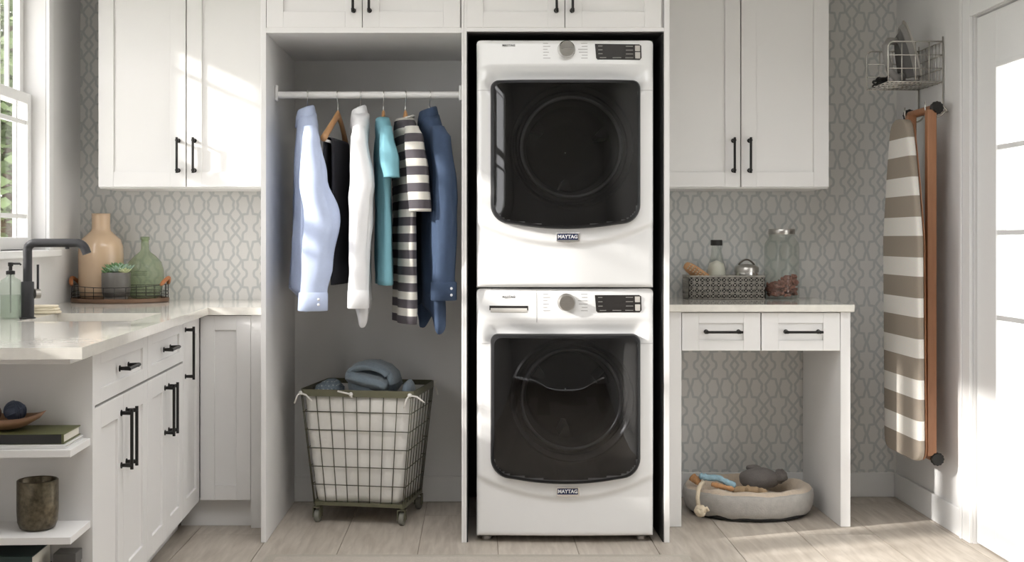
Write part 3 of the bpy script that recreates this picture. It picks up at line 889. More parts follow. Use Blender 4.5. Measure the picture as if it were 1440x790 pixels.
sk = MB()
a, t_ = 0.006, 0.012
x0, x1, y0, y1 = SX0 - a, SX1 + a, -ST1 - a, -ST0 + a
zt, zb = CTZ - 0.0305, CTZ - 0.21
sk.box(x0 - t_, x0, y0 - t_, y1 + t_, zb, zt); sk.box(x1, x1 + t_, y0 - t_, y1 + t_, zb, zt)
sk.box(x0, x1, y0 - t_, y0, zb, zt); sk.box(x0, x1, y1, y1 + t_, zb, zt); sk.box(x0 - t_, x1 + t_, y0 - t_, y1 + t_, zb - t_, zb)
sink = thing('sink', 'undermount sink basin set in the L-shaped countertop', 'sink', LP(0, 0), TH)
sk.build('basin', 'sink_stone', sink)
MB().lathe([(0.04, 0), (0.038, 0.003), (0.02, 0.0035), (0.001, 0.002)], 24, c=((x0 + x1) / 2, (y0 + y1) / 2, zb), cap0=True, cap1=True).build('drain', 'chrome', sink, auto=40)

# faucet
fa = thing('faucet', 'matte black kitchen faucet with a horizontal spout over the sink', 'faucet', LP(0.186, -1.30, CTZ), TH)
MB().lathe([(0.027, 0.0005), (0.027, 0.004), (0.0215, 0.006), (0.0215, 0.125), (0.0205, 0.127), (0.0205, 0.1275)], 28, cap0=True, cap1=True).build('base', 'matte_black', fa, auto=40)
pts = [(0, 0, 0.127), (0, 0, 0.235)]
for k in range(1, 9):
    a = PI / 2 * k / 8; pts.append((0.026 - 0.026 * math.cos(a), 0, 0.235 + 0.026 * math.sin(a)))
pts += [(0.10, 0, 0.261), (0.165, 0, 0.261)]
for k in range(1, 7):
    a = R(68) * k / 6; pts.append((0.165 + 0.034 * math.sin(a), 0, 0.261 - 0.034 * (1 - math.cos(a))))
pts.append((pts[-1][0] + 0.006, 0, pts[-1][2] - 0.016))
MB().tube(pts, [0.0150] * (len(pts) - 6) + [0.0155] * 6, 20).build('spout', 'matte_black', fa, auto=50)
MB().lathe([(0.007, 0), (0.007, 0.006), (0.001, 0.0065)], 12, c=(0.135, 0, 0.240), cap0=True).build('spray_button', 'matte_black', fa, auto=40)
lv = MB().tube([(0.018, 0.014, 0.085), (0.032, 0.026, 0.085)], 0.017, 20)
lo = lv.build('lever_hub', 'brushed', fa, auto=40)
MB().tube([(0.028, 0.022, 0.092), (0.028, 0.022, 0.186)], 0.0042, 10).build('lever', 'matte_black', lo, auto=40)

# soap dispenser
sp = thing('soap_dispenser', 'clear glass soap dispenser with a black pump beside the faucet', 'soap dispenser', LP(0.128, -1.30, CTZ + 0.0005), TH)
MB().lathe([(0.034, 0.0), (0.036, 0.004), (0.036, 0.118), (0.032, 0.132), (0.016, 0.142), (0.013, 0.146), (0.013, 0.152)], 32, cap0=True).build('bottle', 'soap_glass', sp, smooth=True)
MB().lathe([(0.030, 0.003), (0.0325, 0.006), (0.0325, 0.082), (0.001, 0.082)], 28, cap0=True, cap1=True).build('soap', 'soap_glass', sp, auto=40)
pm = MB().lathe([(0.015, 0.152), (0.015, 0.164), (0.006, 0.166), (0.006, 0.180)], 20, cap0=True, cap1=True)
pm.lathe([(0.0085, 0.180), (0.0085, 0.193), (0.001, 0.194)], 16, cap0=True, cap1=True)
pm.tube([(0, 0, 0.189), (0.030, 0.004, 0.189), (0.034, 0.005, 0.184)], 0.0036, 8)
pm.tube([(0, 0, 0.165), (0.0, 0, 0.02)], 0.0025, 6)
pm.build('pump', 'cap_black', sp, auto=40)

# folded cream cloths behind the faucet
for k in range(3):
    m = MB()
    def cl(u_, w_, k=k): pass
    hw, hd, zb_ = 0.055 - 0.004 * k, 0.036 - 0.002 * k, 0.0008 + 0.0105 * k
    rr = []
    for (s, z) in ((0.94, 0.0), (1.0, 0.003), (1.0, 0.007), (0.94, 0.0100)):
        rr.append([(hw * s * math.copysign(abs(math.cos(a)) ** 0.35, math.cos(a)) + 0.001 * math.sin(7 * a + k), hd * s * math.copysign(abs(math.sin(a)) ** 0.35, math.sin(a)), z) for a in [2 * PI * q / 40 for q in range(40)]])
    m.rings(rr, True, True, True)
    names = ('lowest folded cream washcloth in the pile behind the faucet', 'middle folded cream washcloth in the pile behind the faucet', 'topmost folded cream washcloth in the pile behind the faucet')
    tag(m.build('washcloth', 'cream_cloth', auto=60, loc=LP(0.160, -1.03, CTZ + zb_), rot=(0, 0, TH + 0.06 * (k - 1))), names[k], 'cloth', 'folded washcloths behind the faucet')

# tray with vases and succulent
TCX, TCY = -1.555, -0.187
tr = thing('serving_tray', 'oval wooden tray with a dark wire rim and leather handles', 'tray', (TCX, TCY, CTZ + 0.0005))
TA, TB = 0.206, 0.165
MB().lathe([(1.0, 0.0), (1.02, 0.003), (1.02, 0.016), (1.0, 0.019), (0.985, 0.013), (0.001, 0.012)], 64, sx=TA, sy=TB, cap0=True, cap1=True).build('tray_base', 'tray_wood', tr, auto=40)
m = MB()
def ell(a, s, z): return (TA * s * math.cos(a), TB * s * math.sin(a), z)
for z in (0.030, 0.045, 0.066): m.tube([ell(2 * PI * k / 64, 1.0, z + (0.010 * math.cos(2 * PI * k / 64) ** 2 if z > 0.05 else 0)) for k in range(64)], 0.0016, 6, loop=True)
for k in range(28):
    a = 2 * PI * (k + 0.5) / 28
    m.tube([ell(a, 1.0, 0.016), ell(a, 1.0, 0.066 + 0.010 * math.cos(a) ** 2)], 0.0014, 6)
m.build('wire_rim', 'black_metal', tr, smooth=True)
for sx in (-1, 1):
    hp = []
    for k in range(13):
        a = (PI if sx < 0 else 0) + R(-22 + 44 * k / 12)
        z = 0.074 + 0.030 * math.sin(PI * k / 12)
        hp.append(ell(a, 1.0 + 0.02 * math.sin(PI * k / 12), z))
    MB().tube(hp, [0.005] + [0.0085] * 11 + [0.005], 10).build('handle', 'leather', tr, smooth=True, label='brown leather handle')
va = MB().lathe([(0.076, 0.0), (0.088, 0.006), (0.095, 0.04), (0.096, 0.10), (0.097, 0.19), (0.095, 0.225), (0.085, 0.258), (0.058, 0.282), (0.044, 0.295), (0.040, 0.305), (0.039, 0.33), (0.040, 0.366), (0.041, 0.372), (0.036, 0.372), (0.035, 0.33), (0.035, 0.30)], 48, cap0=True, cap1=True)
tag(va.build('bottle_vase', 'vase_beige', smooth=True, loc=(-1.648, -0.160, CTZ + 0.0135)), 'tall beige glazed bottle vase on the oval tray', 'vase')
dj = thing('demijohn', 'round green glass demijohn with a narrow neck on the tray', 'bottle', (-1.456, -0.155, CTZ + 0.0135))
MB().lathe([(0.050, 0.0), (0.060, 0.006), (0.073, 0.035), (0.080, 0.070), (0.082, 0.095), (0.080, 0.125), (0.070, 0.160), (0.045, 0.187), (0.024, 0.203), (0.0175, 0.215), (0.0165, 0.255), (0.020, 0.258), (0.020, 0.270), (0.015, 0.271), (0.013, 0.25)], 48, cap0=True).build('glass_body', 'green_glass', dj, smooth=True)
m = MB()
for zz, rr in ((0.105, 0.0822), (0.113, 0.0815), (0.121, 0.0808)): 
    m.tube([(rr * math.cos(-PI / 2 + R(-22 + 44 * k / 12)), rr * math.sin(-PI / 2 + R(-22 + 44 * k / 12)), zz) for k in range(13)], 0.0012, 6)
m.build('embossed_lines', 'green_glass', dj, smooth=True)
su = thing('potted_succulent', 'small green succulent in a dark grey pot on the tray', 'plant', (-1.547, -0.276, CTZ + 0.0135))
MB().lathe([(0.048, 0.0), (0.050, 0.004), (0.048, 0.012), (0.056, 0.022), (0.060, 0.045), (0.061, 0.115), (0.059, 0.118), (0.056, 0.115), (0.055, 0.100), (0.001, 0.098)], 40, cap0=True, cap1=True).build('pot', 'pot_grey', su, auto=50)
random.seed(11)
def rosette(cx_, cy_, cz_, R0, mname, n=3, tilt=0.0):
    m = MB()
    for ring in range(n):
        cnt = 5 + ring * 2
        el = R(78 - ring * 27); Ln = R0 * (0.55 + 0.25 * ring); wd = R0 * 0.22
        for k in range(cnt):
            az = 2 * PI * k / cnt + ring * 0.4 + random.uniform(-.12, .12)
            M = Matrix.Translation((cx_, cy_, cz_)) @ Matrix.Rotation(az, 4, 'Z') @ Matrix.Rotation(-el, 4, 'Y')
            rings = []
            for s, r_ in ((0.0, 0.45), (0.3, 0.8), (0.6, 1.0), (0.85, 0.62), (1.0, 0.06)):
                rings.append([(Ln * s, wd * r_ * math.cos(q), wd * 0.38 * r_ * math.sin(q) + Ln * 0.18 * s * s) for q in [2 * PI * i / 6 for i in range(6)]])
            m.rings(rings, True, True, True, M)
    m.build('rosette', mname, su, smooth=True)
for (a, b2, c2, r_, mn) in ((0, -0.014, 0.112, 0.062, 'leaf_blue'), (-0.032, 0.0, 0.112, 0.062, 'leaf_green'), (0.036, -0.012, 0.110, 0.052, 'leaf_pale'), (-0.012, 0.028, 0.118, 0.074, 'leaf_green'), (0.026, 0.024, 0.116, 0.070, 'leaf_blue'), (-0.046, -0.024, 0.108, 0.044, 'leaf_green')):
    rosette(a * 0.75 + 0.010, b2 * 0.75 - 0.014, c2, r_ * 0.80, mn)

# things on the open shelves
def SL(x, y, z): return LP(x, y, z)
def book(label, x0, x1, y0, y1, z, h, cover, group=None, rz=0.0):
    b_ = thing('book', label, 'book', LP((x0 + x1) / 2, (y0 + y1) / 2, z), TH + rz, group)
    wx, wy = (x1 - x0) / 2, (y1 - y0) / 2; c_ = 0.003
    m = MB().box(-wx, wx, -wy, wy, 0, c_).box(-wx, wx, -wy, wy, h - c_, h).box(-wx, wx, -wy, -wy + c_, c_, h - c_)
    m.build('cover', cover, b_, bevel=0.0006)
    MB().box(-wx + 0.004, wx - 0.004, -wy + c_, wy - 0.004, c_, h - c_).build('pages', 'paper', b_)
    return b_
book('pale grey book lying under the green book on the upper shelf', 0.29, 0.628, -2.368, -2.205, SHZ[2] + 0.0005, 0.010, 'cab_paint')
book('olive green book with a black spine on the upper shelf', 0.29, 0.622, -2.362, -2.208, SHZ[2] + 0.0115, 0.026, 'book_green')
ob = bpy.data.objects
spine = MB().box(-0.166, 0.160, -0.0775, -0.0772, 0.001, 0.025)
for o in list(COL.objects):
    if o.get('label') == 'olive green book with a black spine on the upper shelf': spine.build('spine', 'book_black', o)
bw_ = thing('wooden_bowl', 'shallow boat-shaped wooden bowl on the green book', 'bowl', LP(0.435, -2.285, SHZ[2] + 0.0385), TH)
m = MB(); rings = []
for s, z in ((0.25, 0.0), (0.55, 0.004), (0.85, 0.018), (1.0, 0.034), (0.97, 0.034), (0.80, 0.020), (0.45, 0.009), (0.02, 0.008)):
    rings.append([(0.118 * s * math.cos(a), 0.066 * s * math.sin(a), z + 0.016 * s * s * math.cos(a) ** 4) for a in [2 * PI * k / 40 for k in range(40)]])
m.rings(rings, True, True, True); m.build('bowl_body', 'bowl_wood', bw_, smooth=True)
def fuzzy_ball(nm, label, x, y, z, r, mt):
    m = MB().ball((0, 0, r), r, 18, 12)
    for k in range(9):
        ax = Vector((random.uniform(-1, 1), random.uniform(-1, 1), random.uniform(-1, 1))).normalized()
        u_ = ax.orthogonal().normalized(); v_ = ax.cross(u_)
        m.tube([Vector((0, 0, r)) + (u_ * math.cos(q) + v_ * math.sin(q)) * (r * 0.99) for q in [2 * PI * i / 24 for i in range(24)]], r * 0.10, 5, loop=True)
    tag(m.build(nm, mt, smooth=True, loc=LP(x, y, z)), label, 'yarn ball', 'yarn balls in the wooden bowl')
fuzzy_ball('yarn_ball', 'dark blue yarn ball in the wooden bowl', 0.472, -2.285, SHZ[2] + 0.060, 0.027, 'ball_blue')
fuzzy_ball('yarn_ball', 'brown yarn ball in the wooden bowl', 0.410, -2.285, SHZ[2] + 0.058, 0.024, 'ball_brown')
cu = MB().lathe([(0.036, 0.0), (0.045, 0.004), (0.051, 0.020), (0.053, 0.05), (0.053, 0.128), (0.050, 0.130), (0.048, 0.126), (0.048, 0.03), (0.001, 0.02)], 44, cap0=True, cap1=True)
tag(cu.build('metal_cup', 'cup_metal', smooth=True, loc=LP(0.531, -2.285, SHZ[1] + 0.0005), rot=(0, 0, TH)), 'weathered bronze metal cup on the middle shelf', 'cup')
book('grey book lying at the bottom of the pile on the lowest shelf', 0.30, 0.56, -2.37, -2.205, SHZ[0] + 0.0005, 0.055, 'iron_grey', 'books on the lowest shelf')
book('brown book in the middle of the pile on the lowest shelf', 0.31, 0.55, -2.372, -2.207, SHZ[0] + 0.056, 0.060, 'bowl_wood', 'books on the lowest shelf')
book('dark green hardback on top of the pile on the lowest shelf', 0.29, 0.545, -2.375, -2.205, SHZ[0] + 0.1165, 0.060, 'book_dkgreen', 'books on the lowest shelf')
cd = MB().box(-0.028, 0.028, -0.03, 0.03, 0, 0.13).box(-0.030, 0.030, -0.032, 0.032, 0.13, 0.160)
tag(cd.build('wooden_box', 'iron_dark', bevel=0.002, loc=LP(0.601, -2.255, SHZ[0] + 0.0005), rot=(0, 0, TH)), 'small dark lidded box beside the books on the lowest shelf', 'box')

# ------------------------------------------------------------------ clothes
def hanger(label, x, yaw, bar=False, z=ROD_Z, span=0.098):
    span = 0.172 if bar else span
    h = thing('coat_hanger', label, 'hanger', (x, ROD_Y, 0), R(yaw), 'wooden hangers on the closet rail')
    pts = []
    r = 0.0185
    for k in range(13):
        a = R(-35) + R(215) * k / 12
        pts.append((0, -r * math.cos(a), z + r * math.sin(a) - 0.001))
    pts = pts[::-1]
    pts = pts[:-0] if False else pts
    q = [(0, pts[-1][1], pts[-1][2])]
    tail = [(0, -0.010, z - 0.026), (0, -0.001, z - 0.038), (0, 0, z - 0.052), (0, 0, z - 0.085)]
    MB().tube(pts + tail, 0.0020, 8).build('hook', 'chrome', h, smooth=True)
    zt = z - 0.072
    m = MB(); rings = []
    n = 24
    for k in range(n + 1):
        s = -1 + 2 * k / n
        y = span * s
        zz = zt - (0.105 if bar else 0.092) * abs(s) ** 1.15 + 0.004
        hh = 0.021 - 0.006 * abs(s); ww = 0.0075 + 0.006 * abs(s) ** 2
        xo = -0.012 * abs(s) ** 2
        rings.append([(xo + ww * math.cos(a), y, zz - 0.012 + hh * math.sin(a)) for a in [2 * PI * i / 10 for i in range(10)]])
    m.rings(rings, True, True, True)
    m.build('shoulder', 'hanger_wood', h, smooth=True)
    if bar: MB().tube([(-0.008, -0.166, zt - 0.122), (-0.008, 0.166, zt - 0.122)], 0.0055, 10).build('trouser_bar', 'rod_white', h, smooth=True)
    return h
HX = {k: (px - 670) * 0.002847 for k, px in dict(blue=432, black=475, white=507, teal=539, stripe=570, navy=604).items()}

def sec(cx_, cy_, z, rx, ry, n=44, p=0.8, fold=0.0, fk=9, ph=0.0, dz=None):
    out = []
    for k in range(n):
        a = 2 * PI * k / n
        ca, sa = math.cos(a), math.sin(a)
        x = rx * math.copysign(abs(ca) ** p, ca); y = ry * math.copysign(abs(sa) ** p, sa)
        x += fold * math.sin(fk * (y / max(ry, 1e-4)) * 1.6 + ph + (0.9 if ca > 0 else 0)) * (0.4 + 0.6 * abs(ca))
        y += fold * 0.4 * math.sin(fk * a * 0.5 + ph)
        if fold:
            nz = noise.noise(Vector((x * 16 + ph, y * 11, z * 5.5))) * 0.9 + noise.noise(Vector((x * 30, y * 24 + ph, z * 12))) * 0.45
            x += fold * 0.9 * nz * (1 if ca > 0 else -1); y += fold * 0.8 * nz * sa
        out.append((cx_ + x, cy_ + y, z + (dz(a) if dz else 0)))
    return out
def interp(tab, z):
    for (z0_, *a), (z1_, *b2) in zip(tab[:-1], tab[1:]):
        if z0_ >= z >= z1_:
            t_ = (z0_ - z) / (z0_ - z1_); t_ = t_ * t_ * (3 - 2 * t_)
            return [p_ + (q_ - p_) * t_ for p_, q_ in zip(a, b2)]
    return tab[-1][1:]
def body_mesh(tab, fold, fk, ph, steps=34, tail=None, nfold=0.25):
    """tab rows: (z, cx, cy, rx, ry)"""
    ztop, zbot = tab[0][0], tab[-1][0]; rings = []
    for i in range(steps + 1):
        z = ztop + (zbot - ztop) * i / steps
        cx_, cy_, rx, ry = interp(tab, z)
        f = 1.5 * fold * min(1, max(0, (ztop - z - 0.10) / 0.25))
        dz = None
        if tail and i > steps - 5:
            dz = lambda a, i=i: tail(a) * (i - (steps - 5)) / 5
        rings.append(sec(cx_, cy_, z, rx, ry, fold=f, fk=fk, ph=ph + 0.8 * (ztop - z), dz=dz))
    return MB().rings(rings)
def sleeve_mesh(tab, fold, fk, ph, steps=30, cap=True):
    ztop, zbot = tab[0][0], tab[-1][0]; rings = []
    for i in range(steps + 1):
        z = ztop + (zbot - ztop) * i / steps
        cx_, cy_, rx, ry = interp(tab, z)
        f = 1.5 * fold * math.sin(PI * min(1, i / steps * 1.1) * 0.9) ** 2 + fold * 0.3
        rings.append(sec(cx_, cy_, z, rx, ry, n=32, p=0.9, fold=f, fk=fk, ph=ph + 1.5 * (ztop - z)))
    m = MB(); m.rings(rings, True, cap, False)
    return m
ZS = 1.655      # neck height
def collar(parent, mname, z=ZS, cx_=0.0, sc=1.0):
    m = MB()
    rr = []
    for (s, dz) in ((0.88, -0.005), (0.92, 0.018), (0.90, 0.034), (0.98, 0.030), (1.15, 0.004), (1.24, -0.018)):
        rr.append([(cx_ - 0.006 + 0.034 * sc * s * math.cos(a), 0.062 * sc * s * math.sin(a), z + dz + 0.010 * math.cos(a) * (1 if s > 0.95 else 1) - (0.018 if (s > 1.2 and math.cos(a) < -0.55) else 0)) for a in [2 * PI * k / 36 for k in range(36)]])
    m.rings(rr)
    return m.build('collar', mname, parent, smooth=True, solid=0.002)

GZ = ZS
# 1 light blue shirt
g = thing('dress_shirt', 'light blue long-sleeved shirt nearest the closet side panel', 'shirt', (HX['blue'], ROD_Y, 0), R(11))
body_mesh([(GZ + 0.01, 0, 0, 0.036, 0.055), (GZ - 0.04, 0, 0, 0.042, 0.12), (GZ - 0.12, 0, 0.0, 0.046, 0.205), (GZ - 0.40, -0.005, 0.03, 0.036, 0.185), (0.93, -0.012, 0.04, 0.040, 0.18)], 0.010, 5, 0.4, tail=lambda a: 0.05 * math.cos(2 * a)).build('body', 'fabric_blue', g, smooth=True, solid=0.0015)
collar(g, 'fabric_blue')
s1 = sleeve_mesh([(GZ - 0.055, 0.0, -0.160, 0.022, 0.05), (GZ - 0.10, 0.002, -0.188, 0.032, 0.055), (GZ - 0.25, 0.012, -0.205, 0.048, 0.050), (GZ - 0.42, 0.040, -0.205, 0.062, 0.046), (GZ - 0.60, 0.024, -0.200, 0.058, 0.042), (GZ - 0.70, 0.012, -0.196, 0.052, 0.036)], 0.007, 4, 1.2).build('sleeve', 'fabric_blue', g, smooth=True)
cf = MB().rings([sec(0.012, -0.196, GZ - 0.695, 0.053, 0.037, 32), sec(0.012, -0.196, GZ - 0.70, 0.056, 0.040, 32), sec(0.010, -0.196, GZ - 0.765, 0.058, 0.040, 32), sec(0.010, -0.196, GZ - 0.767, 0.053, 0.036, 32)])
co = cf.build('cuff', 'fabric_blue', s1, smooth=True)
for zz in (GZ - 0.722, GZ - 0.742):
    MB().ball((0.030, -0.2355, zz), 0.0055, 10, 6, (1, 0.5, 1)).build('button', 'button_pearl', s1, smooth=True)
sleeve_mesh([(GZ - 0.055, 0.0, 0.160, 0.022, 0.05), (GZ - 0.10, 0.0, 0.195, 0.034, 0.05), (GZ - 0.42, -0.004, 0.235, 0.040, 0.046), (GZ - 0.72, 0, 0.235, 0.034, 0.04)], 0.006, 4, 0.2).build('sleeve', 'fabric_blue', g, smooth=True)
m = MB()
for k in range(6): m.ball((-0.050, 0.0, GZ - 0.10 - 0.095 * k), 0.0055, 8, 5, (0.5, 1, 1))
# 2 black trousers on a wooden hanger
g = thing('trousers', 'black trousers folded over a hanger between light blue and white shirts', 'trousers', (HX['black'], ROD_Y, 0), R(-8))
bz = ROD_Z - 0.072 - 0.122
def trouser(side):
    m = MB(); rings = []
    cs = [(0.016 * math.sin(R(a)), bz + 0.016 * math.cos(R(a))) for a in (0, 20, 40, 60, 75, 90)]
    zend = 0.985 if side > 0 else 1.02
    cs += [(0.016 + 0.004 * min(1, k / 6), bz - (bz - zend) * k / 22) for k in range(1, 23)]
    for i, (xo, z) in enumerate(cs):
        rings.append([(-0.008 + side * xo + x_, y_, z) for x_, y_, _ in sec(0, 0.012, 0, 0.009, 0.125 + 0.0012 * i, 40, 0.55, 0.002 * min(1, max(0, i - 6) / 8), 3, 0.6 * side + 0.4)])
    m.rings(rings, True, True, True); return m
trouser(1).build('trouser_leg', 'fabric_black', g, smooth=True)
trouser(-1).build('trouser_leg', 'fabric_black', g, smooth=True)
# 3 white shirt
g = thing('dress_shirt', 'white long-sleeved shirt between the black trousers and the teal top', 'shirt', (HX['white'], ROD_Y, 0), R(4))
body_mesh([(GZ + 0.01, 0, 0, 0.034, 0.055), (GZ - 0.04, 0, 0, 0.036, 0.12), (GZ - 0.12, 0.0, 0, 0.028, 0.205), (GZ - 0.40, 0.004, 0.02, 0.026, 0.185), (0.87, 0.008, 0.02, 0.030, 0.18)], 0.005, 5, 1.4, tail=lambda a: 0.05 * math.cos(2 * a)).build('body', 'fabric_white', g, smooth=True, solid=0.0015)
collar(g, 'fabric_white', sc=0.85)
s1 = sleeve_mesh([(GZ - 0.055, 0, -0.160, 0.022, 0.05), (GZ - 0.10, 0.0, -0.190, 0.030, 0.05), (GZ - 0.28, 0.012, -0.205, 0.040, 0.048), (GZ - 0.34, 0.004, -0.205, 0.036, 0.046), (GZ - 0.60, 0.000, -0.200, 0.036, 0.042), (GZ - 0.69, -0.004, -0.196, 0.038, 0.036)], 0.007, 5, 0.3).build('sleeve', 'fabric_white', g, smooth=True)
MB().rings([sec(-0.004, -0.196, GZ - 0.685, 0.037, 0.037, 32), sec(-0.004, -0.196, GZ - 0.69, 0.041, 0.040, 32), sec(-0.004, -0.196, GZ - 0.755, 0.042, 0.040, 32), sec(-0.004, -0.196, GZ - 0.757, 0.038, 0.036, 32)]).build('cuff', 'fabric_white', s1, smooth=True)
sleeve_mesh([(GZ - 0.055, 0, 0.160, 0.022, 0.05), (GZ - 0.10, 0, 0.195, 0.022, 0.05), (GZ - 0.42, 0.0, 0.225, 0.022, 0.046), (GZ - 0.74, 0.0, 0.225, 0.022, 0.04)], 0.003, 4, 0.2).build('sleeve', 'fabric_white', g, smooth=True)
# 4 teal top
g = thing('teal_top', 'teal short-sleeved silky top beside the striped shirt', 'shirt', (HX['teal'], ROD_Y, 0), R(8))
body_mesh([(GZ - 0.01, -0.004, 0, 0.026, 0.085), (GZ - 0.04, -0.002, 0, 0.030, 0.13), (GZ - 0.12, 0.0, 0, 0.026, 0.20), (GZ - 0.40, 0.0, 0.0, 0.024, 0.185), (0.985, 0.004, -0.005, 0.026, 0.19)], 0.005, 5, 2.2).build('body', 'fabric_teal', g, smooth=True, solid=0.0015)
for sg in (-1, 1):
    sleeve_mesh([(GZ - 0.055, 0, 0.160 * sg, 0.022, 0.04), (GZ - 0.10, 0.0, 0.190 * sg, 0.024, 0.044), (GZ - 0.20, (0.012 if sg < 0 else 0), 0.208 * sg, (0.033 if sg < 0 else 0.022), 0.044), (GZ - 0.255, (0.018 if sg < 0 else 0), 0.212 * sg, (0.030 if sg < 0 else 0.022), 0.04)], 0.004, 6, 0.6).build('sleeve', 'fabric_teal', g, smooth=True, solid=0.0015)
# 5 striped tee
g = thing('striped_shirt', 'grey and white striped short-sleeved long shirt', 'shirt', (HX['stripe'], ROD_Y, 0), R(12))
body_mesh([(GZ - 0.012, -0.004, 0, 0.034, 0.075), (GZ - 0.04, -0.002, 0, 0.040, 0.12), (GZ - 0.12, 0.0, 0, 0.034, 0.205), (GZ - 0.40, -0.002, 0.0, 0.032, 0.192), (0.835, -0.002, -0.004, 0.034, 0.19)], 0.004, 4, 0.9).build('body', 'fabric_stripe', g, smooth=True, solid=0.0018)
m = MB().tube([(-0.004 + 0.035 * math.cos(a), 0.076 * math.sin(a), GZ - 0.012 + 0.012 * math.cos(a)) for a in [2 * PI * k / 36 for k in range(36)]], 0.0055, 8, loop=True)
m.build('neck_band', 'fabric_stripe', g, smooth=True)
for sg in (-1, 1):
    sleeve_mesh([(GZ - 0.055, 0, 0.160 * sg, 0.026, 0.045), (GZ - 0.10, (0.004 if sg < 0 else 0), 0.190 * sg, (0.036 if sg < 0 else 0.024), 0.052), (GZ - 0.25, (0.014 if sg < 0 else 0.004), 0.218 * sg, (0.041 if sg < 0 else 0.024), 0.052), (GZ - 0.385, (0.022 if sg < 0 else 0.006), 0.228 * sg, (0.042 if sg < 0 else 0.024), 0.048)], 0.003, 4, 0.4).build('sleeve', 'fabric_stripe', g, smooth=True, solid=0.0018)
# 6 navy shirt
g = thing('denim_shirt', 'navy blue long-sleeved denim shirt beside the appliance tower', 'shirt', (HX['navy'], ROD_Y, 0), R(13))
body_mesh([(GZ + 0.005, 0, 0, 0.036, 0.055), (GZ - 0.04, 0, 0, 0.042, 0.12), (GZ - 0.12, 0.0, 0, 0.036, 0.205), (GZ - 0.40, 0.0, 0.0, 0.032, 0.188), (0.85, 0.004, 0.0, 0.034, 0.185)], 0.006, 5, 0.2, tail=lambda a: 0.055 * math.cos(2 * a)).build('body', 'fabric_navy', g, smooth=True, solid=0.0015)
collar(g, 'fabric_navy', z=GZ - 0.004)
s1 = sleeve_mesh([(GZ - 0.055, 0, -0.160, 0.024, 0.05), (GZ - 0.10, 0.008, -0.188, 0.036, 0.054), (GZ - 0.28, 0.020, -0.205, 0.040, 0.050), (GZ - 0.50, 0.024, -0.205, 0.040, 0.046), (GZ - 0.66, 0.018, -0.198, 0.042, 0.038)], 0.006, 4, 2.0).build('sleeve', 'fabric_navy', g, smooth=True)
MB().rings([sec(0.018, -0.198, GZ - 0.655, 0.047, 0.037, 32), sec(0.018, -0.198, GZ - 0.66, 0.050, 0.040, 32), sec(0.018, -0.198, GZ - 0.725, 0.050, 0.040, 32), sec(0.018, -0.198, GZ - 0.727, 0.046, 0.036, 32)]).build('cuff', 'fabric_navy', s1, smooth=True)
for zz in (GZ - 0.68, GZ - 0.705):
    MB().ball((0.040, -0.236, zz), 0.0055, 10, 6, (1, 0.5, 1)).build('button', 'button_pearl', s1, smooth=True)
sleeve_mesh([(GZ - 0.055, 0, 0.160, 0.024, 0.05), (GZ - 0.10, 0, 0.195, 0.034, 0.05), (GZ - 0.42, 0.0, 0.225, 0.026, 0.046), (GZ - 0.72, 0.0, 0.225, 0.026, 0.04)], 0.006, 4, 0.2).build('sleeve', 'fabric_navy', g, smooth=True)
hanger('wooden coat hanger inside the light blue shirt', HX['blue'], 11)
hanger('bare wooden coat hanger with a bar carrying the black trousers', HX['black'], -8, bar=True)
hanger('wooden coat hanger inside the white shirt', HX['white'], 4)
hanger('wooden coat hanger inside the teal top', HX['teal'], 8)
hanger('wooden coat hanger inside the striped shirt', HX['stripe'], 12)
hanger('wooden coat hanger inside the navy denim shirt', HX['navy'], 13)

# ------------------------------------------------------------------ laundry cart
CW, CD, BW, BD = 0.235, 0.20, 0.190, 0.165     # half sizes: rim, base
cart = thing('laundry_cart', 'olive wire laundry cart on casters with a white canvas liner', 'laundry cart', (-0.452, -0.372, 0), R(-10))
RZ, BZ = 0.540, 0.088
def rrect(hx, hy, r, z, n=6):
    pts = []
    for (cx_, cy_, a0) in ((hx - r, hy - r, 0), (-hx + r, hy - r, PI / 2), (-hx + r, -hy + r, PI), (hx - r, -hy + r, 1.5 * PI)):
        for k in range(n + 1):
            a = a0 + PI / 2 * k / n; pts.append((cx_ + r * math.cos(a), cy_ + r * math.sin(a), z))
    return pts
def lerp_size(z):
    t_ = (z - BZ) / (RZ - BZ); return BW + (CW - BW) * t_, BD + (CD - BD) * t_
m = MB()
rr = []
for (o_, z) in ((0.004, RZ + 0.012), (0.004, RZ - 0.016), (0.0, RZ - 0.016), (0.0, RZ + 0.012)): rr.append(rrect(CW + o_, CD + o_, 0.022 + o_, z))
m.rings(rr, True, loop=True); m.build('rim', 'cart_rim', cart, auto=40)
base_m = MB()
rr = [rrect(BW + o_, BD + o_, 0.02 + o_, z) for (o_, z) in ((0.006, BZ), (0.006, BZ - 0.014), (-0.014, BZ - 0.014), (-0.014, BZ))]
base_m.rings(rr, True, loop=True)
base_m.box(-BW, BW, -0.012, 0.012, BZ - 0.014, BZ - 0.004)
base_m.build('base_frame', 'cart_rim', cart, auto=40)
wire_r = 0.0020
